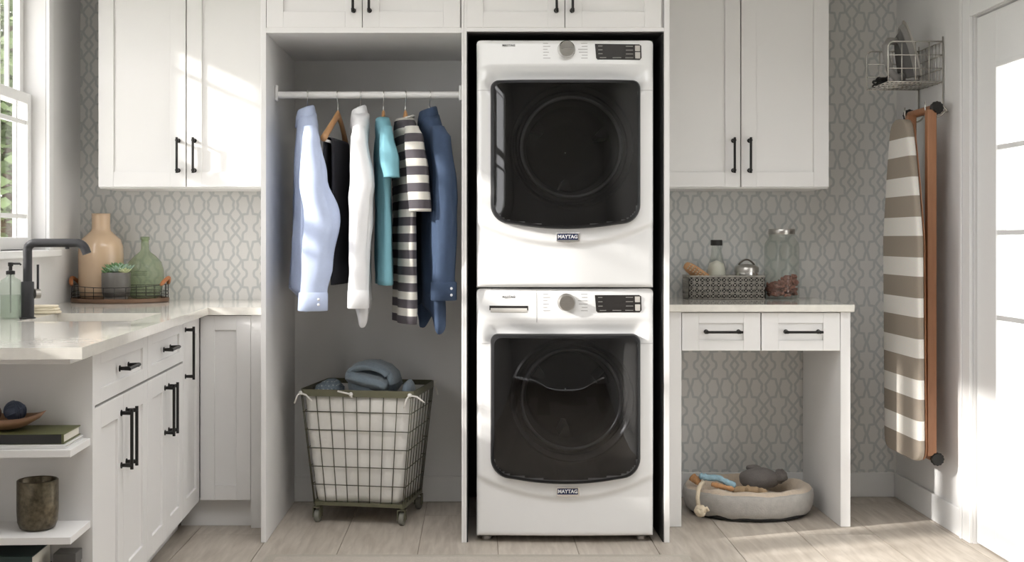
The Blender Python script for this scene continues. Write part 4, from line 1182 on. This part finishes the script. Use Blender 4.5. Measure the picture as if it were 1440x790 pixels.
def wires(side):
    m = MB()
    if side in ('f', 'b'):
        sg = -1 if side == 'f' else 1
        for k in range(9):
            u_ = -1 + 2 * k / 8
            u_ *= 0.97
            m.tube([(u_ * BW, sg * BD, BZ - 0.008), (u_ * CW, sg * CD, RZ)], wire_r, 6)
        for k in range(1, 6):
            z = BZ + (RZ - BZ) * k / 6.0 - 0.004; a, b2 = lerp_size(z)
            m.tube([(-a, sg * b2, z), (a, sg * b2, z)], wire_r, 6)
    else:
        sg = -1 if side == 'l' else 1
        for k in range(8):
            u_ = (-1 + 2 * k / 7) * 0.97
            m.tube([(sg * BW, u_ * BD, BZ - 0.008), (sg * CW, u_ * CD, RZ)], wire_r, 6)
        for k in range(1, 6):
            z = BZ + (RZ - BZ) * k / 6.0 - 0.004; a, b2 = lerp_size(z)
            m.tube([(sg * a, -b2, z), (sg * a, b2, z)], wire_r, 6)
    m.build('wire_panel', 'cart_wire', cart, smooth=True)
for s in 'fblr': wires(s)
# liner
m = MB(); rings = []
random.seed(3)
for i in range(17):
    t_ = i / 16; z = BZ + 0.004 + (RZ - 0.012 - BZ) * t_
    a, b2 = lerp_size(z)
    ring = rrect(a - 0.006, b2 - 0.006, 0.03, z, n=10)
    # subdivide straight sides through noise displacement
    fine = []
    for p, q in zip(ring, ring[1:] + ring[:1]):
        L_ = (Vector(q) - Vector(p)).length; nn = max(1, int(L_ / 0.02)) if L_ > 0.05 else 1
        for k in range(nn):
            v = Vector(p).lerp(Vector(q), k / nn)
            nz = noise.noise(Vector((v.x * 9, v.y * 9, v.z * 6))) * 0.012 + noise.noise(Vector((v.x * 26, v.y * 26, v.z * 14))) * 0.004 - 0.006
            c2 = Vector((v.x, v.y, 0)).normalized()
            vz = v + c2 * min(0.003, nz)
            fine.append((vz.x, vz.y, vz.z))
    rings.append(fine)
n0 = min(len(r_) for r_ in rings)
rings = [r_[:n0] for r_ in rings]
m.rings(rings, True, True, False); m.build('canvas_liner', 'canvas', cart, smooth=True, solid=0.002, label='white canvas liner bag')
# rope ties
for (tx, ty, s) in ((-CW, -CD, 1), (-0.02, -CD - 0.006, 2), (CW - 0.012, -CD, 3), (CW, CD, 4)):
    m = MB(); ox_ = tx; oy_ = ty
    m.ball((ox_, oy_ - 0.004, RZ - 0.004), 0.009, 10, 8)
    ends = {1: ((-0.02, -0.02, -0.045), (0.05, -0.008, -0.035)), 2: ((-0.055, -0.006, 0.008), (0.004, -0.004, -0.018)), 3: ((-0.022, -0.012, -0.055), (0.055, 0.02, -0.035)), 4: ((0.02, -0.01, -0.05), (0.012, 0.0, 0.012))}[s]
    for e in ends:
        m.tube([(ox_, oy_ - 0.004, RZ - 0.004), (ox_ + e[0] * 0.5, oy_ - 0.004 + e[1] * 0.5, RZ + e[2] * 0.3), (ox_ + e[0], oy_ + e[1], RZ + e[2])], 0.0038, 7)
    m.build('rope_tie', 'rope_white', cart, smooth=True)
for sx in (-1, 1):
    for sy in (-1, 1):
        c_ = MB(); x, y = sx * (BW - 0.012), sy * (BD - 0.012)
        c_.tube([(x, y, BZ - 0.013), (x, y, BZ - 0.022)], 0.011, 12)
        c_.box(x - 0.017, x - 0.013, y - 0.016, y + 0.018, 0.022, BZ - 0.022); c_.box(x + 0.013, x + 0.017, y - 0.016, y + 0.018, 0.022, BZ - 0.022)
        c_.box(x - 0.017, x + 0.017, y - 0.016, y + 0.018, BZ - 0.026, BZ - 0.022)
        co = c_.build('caster', 'cart_rim', cart, bevel=0.001)
        Mw = Matrix.Translation((x, y + 0.004, 0.0262)) @ Matrix.Rotation(PI / 2, 4, 'Y')
        MB().lathe([(0.008, -0.011), (0.022, -0.011), (0.0258, -0.007), (0.0258, 0.007), (0.022, 0.011), (0.008, 0.011)], 24, cap0=True, cap1=True, M=Mw).build('wheel', 'wheel_rubber', co, auto=40)

# crumpled towels in the cart
def blob(c_, sq, seed, amp, freq, n=44, m_=26, ridge=0.0):
    m = MB(); rings = []
    for i in range(m_ + 1):
        th = PI * (0.002 + 0.996 * i / m_); ring = []
        for k in range(n):
            a = 2 * PI * k / n
            v = Vector((math.sin(th) * math.cos(a), math.sin(th) * math.sin(a), -math.cos(th)))
            nz = noise.noise(v * freq + Vector((seed, seed * 2.1, 0)))
            nr = 1 - abs(noise.noise(v * freq * 1.3 + Vector((seed * 3, 1, 5)))) * 2
            d_ = 1 + amp * nz + ridge * nr
            ring.append((c_[0] + sq[0] * v.x * d_, c_[1] + sq[1] * v.y * d_, c_[2] + sq[2] * v.z * d_))
        rings.append(ring)
    m.rings(rings, True, True, True); return m
cM = Matrix.Translation((-0.452, -0.372, 0)) @ Matrix.Rotation(R(-10), 4, 'Z')
def CL(x, y, z): return tuple(cM @ Vector((x, y, z)))
def ribbon(m, path, half, thick, wave=0.0, taper=1.0):
    """thick cloth strip swept along a path of local points; its width runs along local y"""
    rings = []; P = [Vector(p) for p in path]; n = len(P)
    for i, p in enumerate(P):
        t_ = (P[min(i + 1, n - 1)] - P[max(i - 1, 0)]).normalized()
        sd_ = Vector((0, 1, 0)); nn = t_.cross(sd_).normalized()
        hw = half * (1 - (1 - taper) * i / (n - 1))
        ring = []
        for k in range(20):
            a = 2 * PI * k / 20
            yy = hw * math.copysign(abs(math.cos(a)) ** 0.7, math.cos(a)); tt = thick * math.sin(a)
            ww = wave * math.sin(7 * yy / half + i * 0.35)
            ring.append(tuple(p + sd_ * yy + nn * (tt + ww)))
        rings.append(ring)
    return m.rings(rings, True, True, True)
tw = blob((0.030, -0.02, 0.535), (0.100, 0.125, 0.072), 4, 0.16, 1.6, ridge=0.08)
arc = []
for k in range(20):
    a = R(205 - 190 * k / 19); arc.append((0.000 + 0.055 * math.cos(a) + 0.003 * k, -0.075, 0.590 + 0.042 * math.sin(a) - 0.0010 * k))
ribbon(tw, arc, 0.075, 0.017, 0.005)
arc2 = [(-0.060, -0.095, 0.578), (-0.03, -0.110, 0.574), (0.02, -0.120, 0.562), (0.070, -0.125, 0.552), (0.110, -0.125, 0.536)]
ribbon(tw, arc2, 0.060, 0.024, 0.006)
arc3 = [(0.040, -0.03, 0.618), (0.085, -0.045, 0.606), (0.115, -0.055, 0.580), (0.125, -0.06, 0.545)]
ribbon(tw, arc3, 0.085, 0.020, 0.006)
arc4 = [(-0.055, -0.03, 0.570), (-0.03, -0.04, 0.580), (0.0, -0.05, 0.584)]
ribbon(tw, arc4, 0.070, 0.016, 0.006)
o = tw.build('towel', 'towel_blue', smooth=True)
o.matrix_world = Matrix.Translation((0, 0, 0.022)) @ cM
tag(o, 'crumpled slate blue towel heaped on top of the laundry cart', 'towel')
t2 = blob((-0.150, -0.085, 0.532), (0.056, 0.085, 0.044), 9, 0.15, 1.6, ridge=0.12)
def dotted():
    m, nt, b = nodes_of('dotted_cloth')
    b.inputs['Roughness'].default_value = 0.95
    tc = nt.nodes.new('ShaderNodeTexCoord'); vo = nt.nodes.new('ShaderNodeTexVoronoi'); vo.inputs['Scale'].default_value = 75; vo.inputs['Randomness'].default_value = 0.15
    nt.links.new(tc.outputs['Object'], vo.inputs['Vector'])
    cr = nt.nodes.new('ShaderNodeValToRGB'); cr.color_ramp.interpolation = 'CONSTANT'
    cr.color_ramp.elements[0].color = (0.50, 0.55, 0.58, 1); cr.color_ramp.elements[1].position = 0.28; cr.color_ramp.elements[1].color = (0.20, 0.25, 0.29, 1)
    nt.links.new(vo.outputs['Distance'], cr.inputs[0]); nt.links.new(cr.outputs[0], b.inputs['Base Color'])
dotted()
o = t2.build('dotted_cloth', 'dotted_cloth', smooth=True); o.matrix_world = cM
tag(o, 'blue grey dotted cloth beside the towel in the laundry cart', 'cloth')
t3 = blob((0.186, -0.06, 0.540), (0.024, 0.06, 0.040), 15, 0.12, 1.4, ridge=0.06)
o = t3.build('towel', 'towel_blue', smooth=True); o.matrix_world = cM
tag(o, 'small rolled slate blue towel at the corner of the laundry cart', 'towel')

# ------------------------------------------------------------------ items on the desk counter
bk = thing('storage_basket', 'grey woven cane basket on the desk countertop', 'basket', (1.0915, -0.125, DKZ + 0.0005))
bw2, bd2, bh2 = 0.166, 0.072, 0.100
m = MB()
def cane(p0, ux, L_, H_):
    """open cane weave on a vertical plane: posts, rails and crossing diagonals"""
    nx = max(2, round(L_ / 0.024)); nz = 4
    P0 = Vector(p0); U = Vector(ux)
    for i in range(nx + 1):
        a = P0 + U * (L_ * i / nx); m.tube([a, a + Vector((0, 0, H_))], 0.0026, 5)
    for j in range(nz + 1):
        a = P0 + Vector((0, 0, H_ * j / nz)); m.tube([a, a + U * L_], 0.0026, 5)
    for i in range(nx):
        for j in range(nz):
            a = P0 + U * (L_ * i / nx) + Vector((0, 0, H_ * j / nz))
            dx = U * (L_ / nx); dz = Vector((0, 0, H_ / nz))
            m.tube([a, a + dx + dz], 0.0022, 4); m.tube([a + dx, a + dz], 0.0022, 4)
cane((-bw2, -bd2, 0.003), (1, 0, 0), 2 * bw2, bh2 - 0.006); cane((-bw2, bd2, 0.003), (1, 0, 0), 2 * bw2, bh2 - 0.006)
cane((-bw2, -bd2, 0.003), (0, 1, 0), 2 * bd2, bh2 - 0.006); cane((bw2, -bd2, 0.003), (0, 1, 0), 2 * bd2, bh2 - 0.006)
mat('cane_grey', (0.36, 0.34, 0.30), 0.6, noise_amt=0.2, scale=60)
m.build('woven_sides', 'cane_grey', bk, smooth=True)
MB().tube(rrect(bw2, bd2, 0.008, bh2), 0.0045, 8, loop=True).build('rim', 'cane_grey', bk, smooth=True)
MB().box(-bw2, bw2, -bd2, bd2, 0.0, 0.004).build('base', 'book_black', bk)
ins = MB().box(-bw2 + 0.006, bw2 - 0.006, -bd2 + 0.006, -bd2 + 0.008, 0.004, bh2 - 0.004).box(-bw2 + 0.006, bw2 - 0.006, bd2 - 0.008, bd2 - 0.006, 0.004, bh2 - 0.004)
ins.box(-bw2 + 0.006, -bw2 + 0.008, -bd2 + 0.008, bd2 - 0.008, 0.004, bh2 - 0.004).box(bw2 - 0.008, bw2 - 0.006, -bd2 + 0.008, bd2 - 0.008, 0.004, bh2 - 0.004)
ins.build('dark_lining', 'book_black', bk)
bz_ = DKZ + 0.005
# brush
br = thing('scrub_brush', 'orange wooden scrub brush leaning out of the woven basket', 'brush', (0.985, -0.135, bz_ + 0.100), 0)
Mb = Matrix.Rotation(R(-58), 4, 'Y') @ Matrix.Rotation(R(90), 4, 'Z')
rings = []
for s, r_ in ((-1, 0.2), (-0.92, 0.75), (-0.6, 1.0), (0.2, 1.0), (0.7, 0.85), (0.95, 0.6), (1, 0.2)):
    rings.append([(0.026 * r_ * math.cos(a), 0.018 * r_ * math.sin(a), 0.070 * s + 0.012) for a in [2 * PI * k / 16 for k in range(16)]])
Mb = Matrix.Rotation(R(-55), 4, 'Y')
MB().rings(rings, True, True, True, Mb).build('brush_back', 'brush_wood', br, smooth=True)
m = MB()
for i in range(7):
    for j in (-1, 0, 1):
        a = Vector((0.010 * j + 0.0, -0.012, -0.02 + 0.014 * i)); m.tube([Mb @ a, Mb @ (a + Vector((0.004, -0.016, 0.0)))], 0.0028, 5)
m.build('bristles', 'toy_rope', br)
# milk bottle
mb_ = thing('milk_bottle', 'glass bottle of white powder with a black cap in the basket', 'bottle', (1.061, -0.122, bz_))
MB().lathe([(0.036, 0.0), (0.040, 0.004), (0.042, 0.03), (0.042, 0.115), (0.036, 0.145), (0.027, 0.175), (0.022, 0.20), (0.021, 0.228), (0.023, 0.234)], 36, cap0=True).build('glass_body', 'clear_glass', mb_, smooth=True)
MB().lathe([(0.034, 0.003), (0.0385, 0.006), (0.040, 0.03), (0.040, 0.112), (0.0345, 0.140), (0.031, 0.152), (0.001, 0.165)], 36, cap0=True, cap1=True).build('powder', 'milk', mb_, smooth=True)
MB().lathe([(0.0255, 0.230), (0.026, 0.232), (0.026, 0.252), (0.024, 0.255), (0.001, 0.255)], 28, cap0=True, cap1=True).build('cap', 'cap_black', mb_, auto=40)
tn = thing('metal_canister', 'shiny round metal canister with a looped lid handle in the basket', 'canister', (1.194, -0.122, bz_))
MB().lathe([(0.050, 0.0), (0.052, 0.004), (0.052, 0.118), (0.050, 0.120)], 40, cap0=True, cap1=True).build('body', 'chrome', tn, auto=40)
ld = MB().lathe([(0.0535, 0.112), (0.0535, 0.132), (0.050, 0.137), (0.030, 0.146), (0.001, 0.149)], 40, cap0=True, cap1=True).build('lid', 'brushed', tn, auto=40)
MB().tube([(-0.034 + 0.068 * k / 12, 0, 0.144 + 0.024 * math.sin(PI * k / 12) ** 0.8) for k in range(13)], [0.0055] + [0.0040] * 11 + [0.0055], 8).build('lid_handle', 'bronze_metal', ld, smooth=True)
jr = thing('storage_jar', 'large glass jar part filled with reddish clothes-pin pieces, metal lid', 'jar', (1.350, -0.120, DKZ + 0.0005))
jr['label'] = 'large clear glass jar with reddish brown contents on the desk'
MB().lathe([(0.066, 0.0), (0.074, 0.005), (0.0755, 0.02), (0.0755, 0.225), (0.072, 0.245), (0.060, 0.264), (0.054, 0.272), (0.054, 0.290)], 48, cap0=True).build('glass_body', 'clear_glass', jr, smooth=True)
MB().lathe([(0.0575, 0.284), (0.0585, 0.286), (0.0585, 0.304), (0.056, 0.308), (0.001, 0.308)], 40, cap0=True, cap1=True).build('lid', 'brushed', jr, auto=40)
random.seed(5)
m = MB()
for k in range(260):
    a = random.uniform(0, 2 * PI); r_ = 0.064 * math.sqrt(random.random()); 
    z = random.uniform(0.016, 0.062 + 0.045 * (0.5 + 0.5 * math.cos(a)))
    M = Matrix.Translation((r_ * math.cos(a), r_ * math.sin(a), z)) @ Matrix.Rotation(random.uniform(0, 6), 4, 'Z') @ Matrix.Rotation(random.uniform(0, 3), 4, 'X')
    m.box(-0.009, 0.009, -0.006, 0.006, -0.004, 0.004, M=M)
o = m.build('contents', 'potpourri', jr); o['kind'] = 'stuff'

# ------------------------------------------------------------------ dog bed and toys under the desk
BX, BY = 1.160, -0.300
bed = thing('pet_bed', 'oval grey pet bed with a plush beige inside under the desk', 'pet bed', (BX, BY, 0))
A_, B_ = 0.272, 0.232
NN = 96
def ov(a, s, z, wob=0.0): 
    return (A_ * s * math.cos(a) + 0, B_ * s * math.sin(a), z + wob)
def ringo(s, z, wa=0.0, wf=9, ph=0.0):
    return [ov(2 * PI * k / NN, s + wa * 0.5 * math.sin(wf * 2 * PI * k / NN * 1.0 + ph), z + wa * noise.noise(Vector((math.cos(2 * PI * k / NN) * 3, math.sin(2 * PI * k / NN) * 3, ph)))) for k in range(NN)]
MB().rings([ringo(0.80, 0.0005), ringo(0.90, 0.004), ringo(0.92, 0.022), ringo(0.80, 0.028)], True, True, True).build('base', 'book_black', bed, smooth=True)
MB().rings([ringo(0.88, 0.014, 0.012, 17), ringo(0.955, 0.020, 0.010, 17), ringo(0.99, 0.045, 0.006), ringo(1.01, 0.080, 0.004), ringo(1.0, 0.103, 0.005), ringo(0.97, 0.110, 0.005)], True).build('outer_wall', 'bed_grey', bed, smooth=True, solid=0.003)
MB().rings([ringo(0.985, 0.107, 0.008, 8), ringo(0.95, 0.120, 0.010, 9), ringo(0.88, 0.123, 0.012, 11), ringo(0.81, 0.112, 0.012, 9), ringo(0.77, 0.088, 0.010, 9), ringo(0.755, 0.055, 0.006)], True).build('bolster', 'bed_plush', bed, smooth=True)
MB().rings([ringo(0.79, 0.030), ringo(0.78, 0.056, 0.004), ringo(0.6, 0.066, 0.008), ringo(0.3, 0.068, 0.008), ringo(0.02, 0.068)], True, True, True).build('cushion', 'bed_plush', bed, smooth=True)
# grey plush toy
pt = thing('plush_toy', 'dark grey plush toy lying in the pet bed', 'toy', (BX + 0.060, BY + 0.05, 0.082))
blob((0, 0, 0.048), (0.085, 0.060, 0.050), 21, 0.10, 1.5).build('body', 'toy_grey', pt, smooth=True)
blob((0.088, -0.012, 0.062), (0.030, 0.028, 0.030), 22, 0.18, 2.0).build('head', 'toy_grey', pt, smooth=True)
blob((-0.02, 0.02, 0.092), (0.032, 0.02, 0.014), 23, 0.1, 1.6).build('ear', 'toy_grey', pt, smooth=True)
# blue and orange knotted toy
kt = thing('knotted_toy', 'blue and orange knotted fabric toy on the rim of the pet bed', 'toy', (BX - 0.168, BY - 0.070, 0.114))
m = MB()
def lump(path, r_, seed):
    pts = []; rad = []
    for i in range(20):
        u_ = i / 19 * (len(path) - 1); k = min(int(u_), len(path) - 2); f = u_ - k
        p = Vector(path[k]).lerp(Vector(path[k + 1]), f)
        pts.append(p); rad.append(r_ * (0.8 + 0.45 * noise.noise(Vector((i * 0.8, seed, 0))) + (0 if 0 < i < 19 else -0.4)))
    return MB().tube(pts, rad, 12)
lump([(-0.055, -0.01, 0.055), (-0.02, -0.02, 0.048), (0.02, -0.03, 0.050), (0.06, -0.045, 0.030), (0.09, -0.055, 0.022)], 0.017, 1.0).build('blue_braid', 'toy_blue', kt, smooth=True)
lump([(-0.080, 0.02, 0.045), (-0.070, 0.008, 0.036), (-0.058, -0.010, 0.032)], 0.020, 2.0).build('orange_knot', 'toy_orange', kt, smooth=True)
lump([(-0.01, -0.040, 0.026), (0.03, -0.055, 0.018), (0.08, -0.062, 0.008)], 0.013, 3.0).build('orange_braid', 'toy_orange', kt, smooth=True)
tt_ = lump([(-0.04, 0.0, 0.014), (0.02, -0.006, 0.020), (0.07, -0.03, 0.018), (0.085, -0.07, 0.016)], 0.020, 4.0)
tag(tt_.build('plush_snake', 'toy_tan', smooth=True, loc=(BX - 0.035, BY - 0.035, 0.083)), 'tan tube-shaped plush toy lying on the pet bed cushion', 'toy')
rp = thing('rope_toy', 'cream rope toy with a big knot hanging over the pet bed edge', 'toy', (BX - 0.232, BY - 0.165, 0.05))
MB().tube([(0.020, 0.052, 0.098), (0.004, 0.026, 0.094), (-0.010, 0.000, 0.076), (-0.016, -0.016, 0.045), (-0.014, -0.020, 0.018)], 0.0085, 10).build('rope', 'toy_rope', rp, smooth=True)
m = MB()
for k in range(4):
    ax = Vector((math.sin(k * 1.9), math.cos(k * 2.3), math.sin(k * 0.9 + 1))).normalized(); u_ = ax.orthogonal().normalized(); v_ = ax.cross(u_)
    m.tube([Vector((-0.008, -0.034, -0.002)) + (u_ * math.cos(q) + v_ * math.sin(q)) * 0.016 for q in [2 * PI * i / 20 for i in range(20)]], 0.0105, 8, loop=True)
m.tube([(0.0, -0.038, 0.0), (0.018, -0.040, 0.010), (0.022, -0.040, -0.002)], 0.008, 8)
m.build('knot', 'toy_rope', rp, smooth=True)

# ------------------------------------------------------------------ right wall: wire rack, iron, ironing board
RX0, RY0, RY1, RKZ0, RKZ1 = 1.672, -0.557, -0.289, 1.803, 1.966
XW = RWX - 0.006
rk = thing('wire_rack', 'chrome wire rack with hooks on the wall above the ironing board', 'rack', (XW, (RY0 + RY1) / 2, RKZ0))
def RL(x, y, z): return (x - XW, y - (RY0 + RY1) / 2, z - RKZ0)
for yy in (RY0, RY1):
    m = MB(); r_ = 0.022
    pts = [RL(XW, yy, RKZ0), RL(RX0, yy, RKZ0), RL(RX0, yy, RKZ1 - r_)]
    pts += [RL(RX0 + r_ - r_ * math.cos(PI / 2 * k / 6), yy, RKZ1 - r_ + r_ * math.sin(PI / 2 * k / 6)) for k in range(1, 7)] + [RL(XW, yy, RKZ1)]
    m.tube(pts, 0.0034, 8)
    for k in (1, 2): z = RKZ0 + (RKZ1 - RKZ0) * k / 3; m.tube([RL(RX0, yy, z), RL(XW, yy, z)], 0.0019, 6)
    for k in (1, 2, 3): x = RX0 + (XW - RX0) * k / 4; m.tube([RL(x, yy, RKZ0), RL(x, yy, RKZ1)], 0.0019, 6)
    m.build('side_frame', 'wire_chrome', rk, smooth=True)
m = MB()
for k in range(13): x = RX0 + (XW - RX0) * k / 12; m.tube([RL(x, RY0, RKZ0), RL(x, RY1, RKZ0)], 0.0018, 6)
for k in range(1, 5): y = RY0 + (RY1 - RY0) * k / 5; m.tube([RL(RX0, y, RKZ0 - 0.002), RL(XW, y, RKZ0 - 0.002)], 0.0022, 6)
m.build('bottom_grid', 'wire_chrome', rk, smooth=True)
m = MB()
for k in range(4): z = RKZ0 + (RKZ1 - RKZ0) * k / 3; m.tube([RL(XW, RY0, z), RL(XW, RY1, z)], 0.0025, 6)
for k in range(8): y = RY0 + (RY1 - RY0) * k / 7; m.tube([RL(XW, y, RKZ0), RL(XW, y, RKZ1)], 0.0018, 6)
m.build('back_grid', 'wire_chrome', rk, smooth=True)
HZ = 1.687; HXc = 1.845
for (yy, yh) in ((RY0 - 0.0, -0.605), (RY1, -0.372)):
    m = MB()
    m.tube([RL(XW, yy, RKZ1 + 0.02), RL(XW, yy, HZ + 0.02), RL(XW, yh, HZ - 0.010)], 0.0034, 8)
    pts = [RL(XW, yh, HZ - 0.010)]
    for k in range(11):
        a = R(-20 - 160 * k / 10); pts.append(RL(HXc + 0.040 * math.cos(a), yh, HZ + 0.002 + 0.034 * math.sin(a)))
    pts.append(RL(HXc - 0.040, yh, HZ + 0.030))
    m.tube(pts, 0.0036, 8); m.build('hook', 'wire_chrome', rk, smooth=True)

ir = thing('clothes_iron', 'grey clothes iron standing upright in the wire rack', 'iron', (1.790, -0.430, RKZ0 + 0.0045), R(8))
Mi = Matrix.Translation((0, 0, 0.014)) @ Matrix.Rotation(R(-12), 4, 'Y')
def sole(s):   # half width at height fraction
    return 0.056 * (1 - s ** 2.6) ** 0.75 + 0.0006
def loft(m, x0, x1, sc0, sc1, z0, z1, n=18):
    rings = []
    for (x, sc) in ((x0, sc0), (x1, sc1)):
        ring = []
        for k in range(n + 1): s = k / n; ring.append((x, -sole(s) * sc, z0 + (z1 - z0) * s * (0.5 + 0.5 * sc)))
        for k in range(n, -1, -1): s = k / n; ring.append((x, sole(s) * sc, z0 + (z1 - z0) * s * (0.5 + 0.5 * sc)))
        rings.append(ring)
    m.rings(rings, True, True, True, Mi); return m
loft(MB(), 0.036, 0.044, 1.0, 1.0, 0.01, 0.25).build('soleplate', 'brushed', ir)
loft(MB(), 0.014, 0.036, 0.86, 0.97, 0.012, 0.243).build('skirt', 'iron_grey', ir)
loft(MB(), -0.012, 0.014, 0.62, 0.86, 0.012, 0.225).build('body', 'iron_dark', ir)
m = MB().tube([Mi @ Vector(p) for p in ((-0.008, 0, 0.17), (-0.040, 0, 0.178), (-0.060, 0, 0.160), (-0.064, 0, 0.11), (-0.060, 0, 0.055), (-0.040, 0, 0.022), (-0.010, 0, 0.018))], [0.016, 0.016, 0.015, 0.014, 0.015, 0.018, 0.022], 14)
m.build('grip', 'iron_grey', ir, smooth=True)
m = MB().box(-0.050, 0.040, -0.040, 0.040, 0.0, 0.014); m.build('heel', 'iron_dark', ir, bevel=0.004)
m = MB(); random.seed(2)
pts = []
for k in range(70):
    a = k * 0.55; r_ = 0.026 + 0.008 * math.sin(k * 0.37)
    pts.append((1.715 + r_ * math.cos(a) * 0.9, -0.335 + r_ * math.sin(a) * 1.2, RKZ0 + 0.0075 + 0.0005 * k + 0.004 * math.sin(k * 1.3)))
m.tube(pts, 0.0042, 6)
m.tube([(1.730, -0.345, RKZ0 + 0.03), (1.742, -0.365, RKZ0 + 0.055), (1.752, -0.385, RKZ0 + 0.060), (1.756, -0.39, RKZ0 + 0.035)], 0.0042, 6)
tag(m.build('power_cord', 'rubber_black', smooth=True), 'coiled black cord lying in the wire rack beside the iron', 'cord')

ibr = thing('ironing_board', 'wooden ironing board with a taupe and white striped cover', 'ironing board', (1.80, -0.52, 0.262))
def IL(x, y, z): return (x - 1.80, y + 0.52, z - 0.262)
def bwid(z):   # half width of board
    s = (1.652 - z) / (1.652 - 0.292)
    if s < 0.0: s = 0
    w_ = 0.205 * min(1, (0.42 + 0.58 * min(1, s / 0.36) ** 0.75))
    if s < 0.03: w_ *= math.sqrt(max(0, 1 - ((0.03 - s) / 0.03) ** 2)) * 0.75 + 0.25
    e = (1 - s) * 1.36
    if e < 0.05: w_ -= 0.05 * (1 - math.sqrt(max(0, 1 - ((0.05 - e) / 0.05) ** 2)))
    return w_
zs = sorted(set([0.2925 + (1.652 - 0.2925) * k / 60 for k in range(61)] + [0.296, 0.302, 1.648, 1.642, 1.630]))
def board(x0, x1, inset):
    m = MB(); rings = []
    for z in zs:
        w_ = max(0.004, bwid(z) - inset); xm = (x0 + x1) / 2; hx = (x1 - x0) / 2
        yc = -0.535 + 0.02 * (z - 0.9)
        rings.append([IL(xm + hx * math.copysign(abs(math.cos(a)) ** 0.5, math.cos(a)), yc + w_ * math.copysign(abs(math.sin(a)) ** 0.25, math.sin(a)), z) for a in [2 * PI * k / 28 for k in range(28)]])
    m.rings(rings, True, True, True); return m
board(1.722, 1.756, 0.0).build('cover', 'board_cover', ibr, smooth=True)
board(1.757, 1.766, 0.018).build('board', 'warm_wood', ibr, auto=40)
for yy in (-0.640, -0.420):
    m = MB().box(1.795 - 1.80, 1.832 - 1.80, yy - 0.016 + 0.52, yy + 0.016 + 0.52, 0.30 - 0.262, 1.680 - 0.262); m.build('leg', 'warm_wood', ibr, bevel=0.003)
MB().tube([IL(1.80, -0.53, 0.95), IL(1.766, -0.53, 0.95)], 0.012, 10).build('pivot', 'rubber_black', ibr)
for zz, ya, yb in ((1.687, -0.635, -0.352), (0.288, -0.640, -0.40)):
    MB().tube([IL(HXc - 0.010, ya, zz), IL(HXc - 0.010, yb, zz)], 0.0165, 14).build('foot_bar', 'warm_wood', ibr, auto=40)
    for y_, sg in ((ya, -1), (yb, 1)):
        m = MB(); rings = []
        for dy_, rr in ((0.0, 0.019), (0.004, 0.025), (0.016, 0.026), (0.021, 0.022)):
            rings.append([IL(HXc - 0.010 + rr * (1 + 0.05 * math.cos(12 * a)) * math.cos(a), y_ + sg * dy_ * 1.0, zz + rr * (1 + 0.05 * math.cos(12 * a)) * math.sin(a)) for a in [2 * PI * k / 48 for k in range(48)]])
        m.rings(rings, True, True, True); m.build('rubber_foot', 'rubber_black', ibr, auto=40)

# ------------------------------------------------------------------ rug
rg = thing('rug', 'flat beige woven rug on the floor in front of the appliances', 'rug', (0.005, -1.33, 0.0005))
def rr2(hx, hy, r, z0, z1, nm, mt):
    p = [(x, y) for x, y, _ in rrect(hx, hy, r, 0, 8)]
    MB().prism(p, z0, z1).build(nm, mt, rg, bevel=0.002)
rr2(0.775, 0.305, 0.03, 0.0, 0.006, 'border', 'rug_edge')
rr2(0.735, 0.265, 0.01, 0.006, 0.0085, 'field', 'rug_wool')

# ------------------------------------------------------------------ garden outside the window
gm = MB()
def lawn(u_, v_):
    x = -6.0 - 28 * u_; y = -12 + 44 * v_
    return (x, y, -0.25 + 0.085 * max(0, -x - 6.0) * min(1, max(0, (y + 2) / 6)))
gm.grid(lawn, 14, 22)
tag(gm.build('lawn', 'grass', smooth=True), 'bright green lawn rising outside the window', 'lawn')
tr_ = MB().box(-5.995, -2.2, -12, 8, -0.35, -0.25)  # unseen paving, added to keep green lawn bounce out of the room
tag(tr_.build('added_paving', 'quartz'), 'unseen pale paving added outside the window for neutral bounce light', 'added_paving')
gl = MB().box(2.06, 14, -12, 8, -0.35, -0.25)
tag(gl.build('patio', 'quartz'), 'pale paved ground outside the glazed door', 'patio')
random.seed(21)
def tree(label, x, y, z, h, rad, n):
    t_ = thing('garden_tree', label, 'tree', (x, y, z))
    MB().tube([(0, 0, 0), (0.05, 0, h * 0.4), (0, 0.05, h * 0.75)], [0.14, 0.10, 0.05], 8).build('trunk', 'bark', t_, smooth=True)
    m = MB()
    for k in range(n):
        v = Vector((random.gauss(0, 1), random.gauss(0, 1), random.gauss(0, 1))).normalized() * (random.random() ** 0.4)
        c_ = Vector((v.x * rad, v.y * rad, h * 0.58 + v.z * h * 0.46)); s = random.uniform(0.06, 0.13)
        M = Matrix.Translation(c_) @ Matrix.Rotation(random.uniform(0, 6.3), 4, 'Z') @ Matrix.Rotation(random.uniform(0, 3.1), 4, 'X')
        m.add([(-s, 0, 0), (0, -s * 0.5, 0), (s, 0, 0), (0, s * 0.5, 0)], [(0, 1, 2, 3)], M)
    o = m.build('foliage', 'tree_leaf', t_); o['kind'] = 'stuff'
tree('leafy green tree outside the window, standing on the lawn beside the wall', -5.7, 9.2, -0.25, 5.4, 2.1, 9000)
tree('tall leafy tree farther out on the lawn beyond the window', -8.6, 13.0, 0.1, 7.0, 2.6, 6000)
tree('broad leafy tree on the lawn out of the window toward the open garden', -8.4, 6.4, 0.1, 3.8, 1.6, 4000)
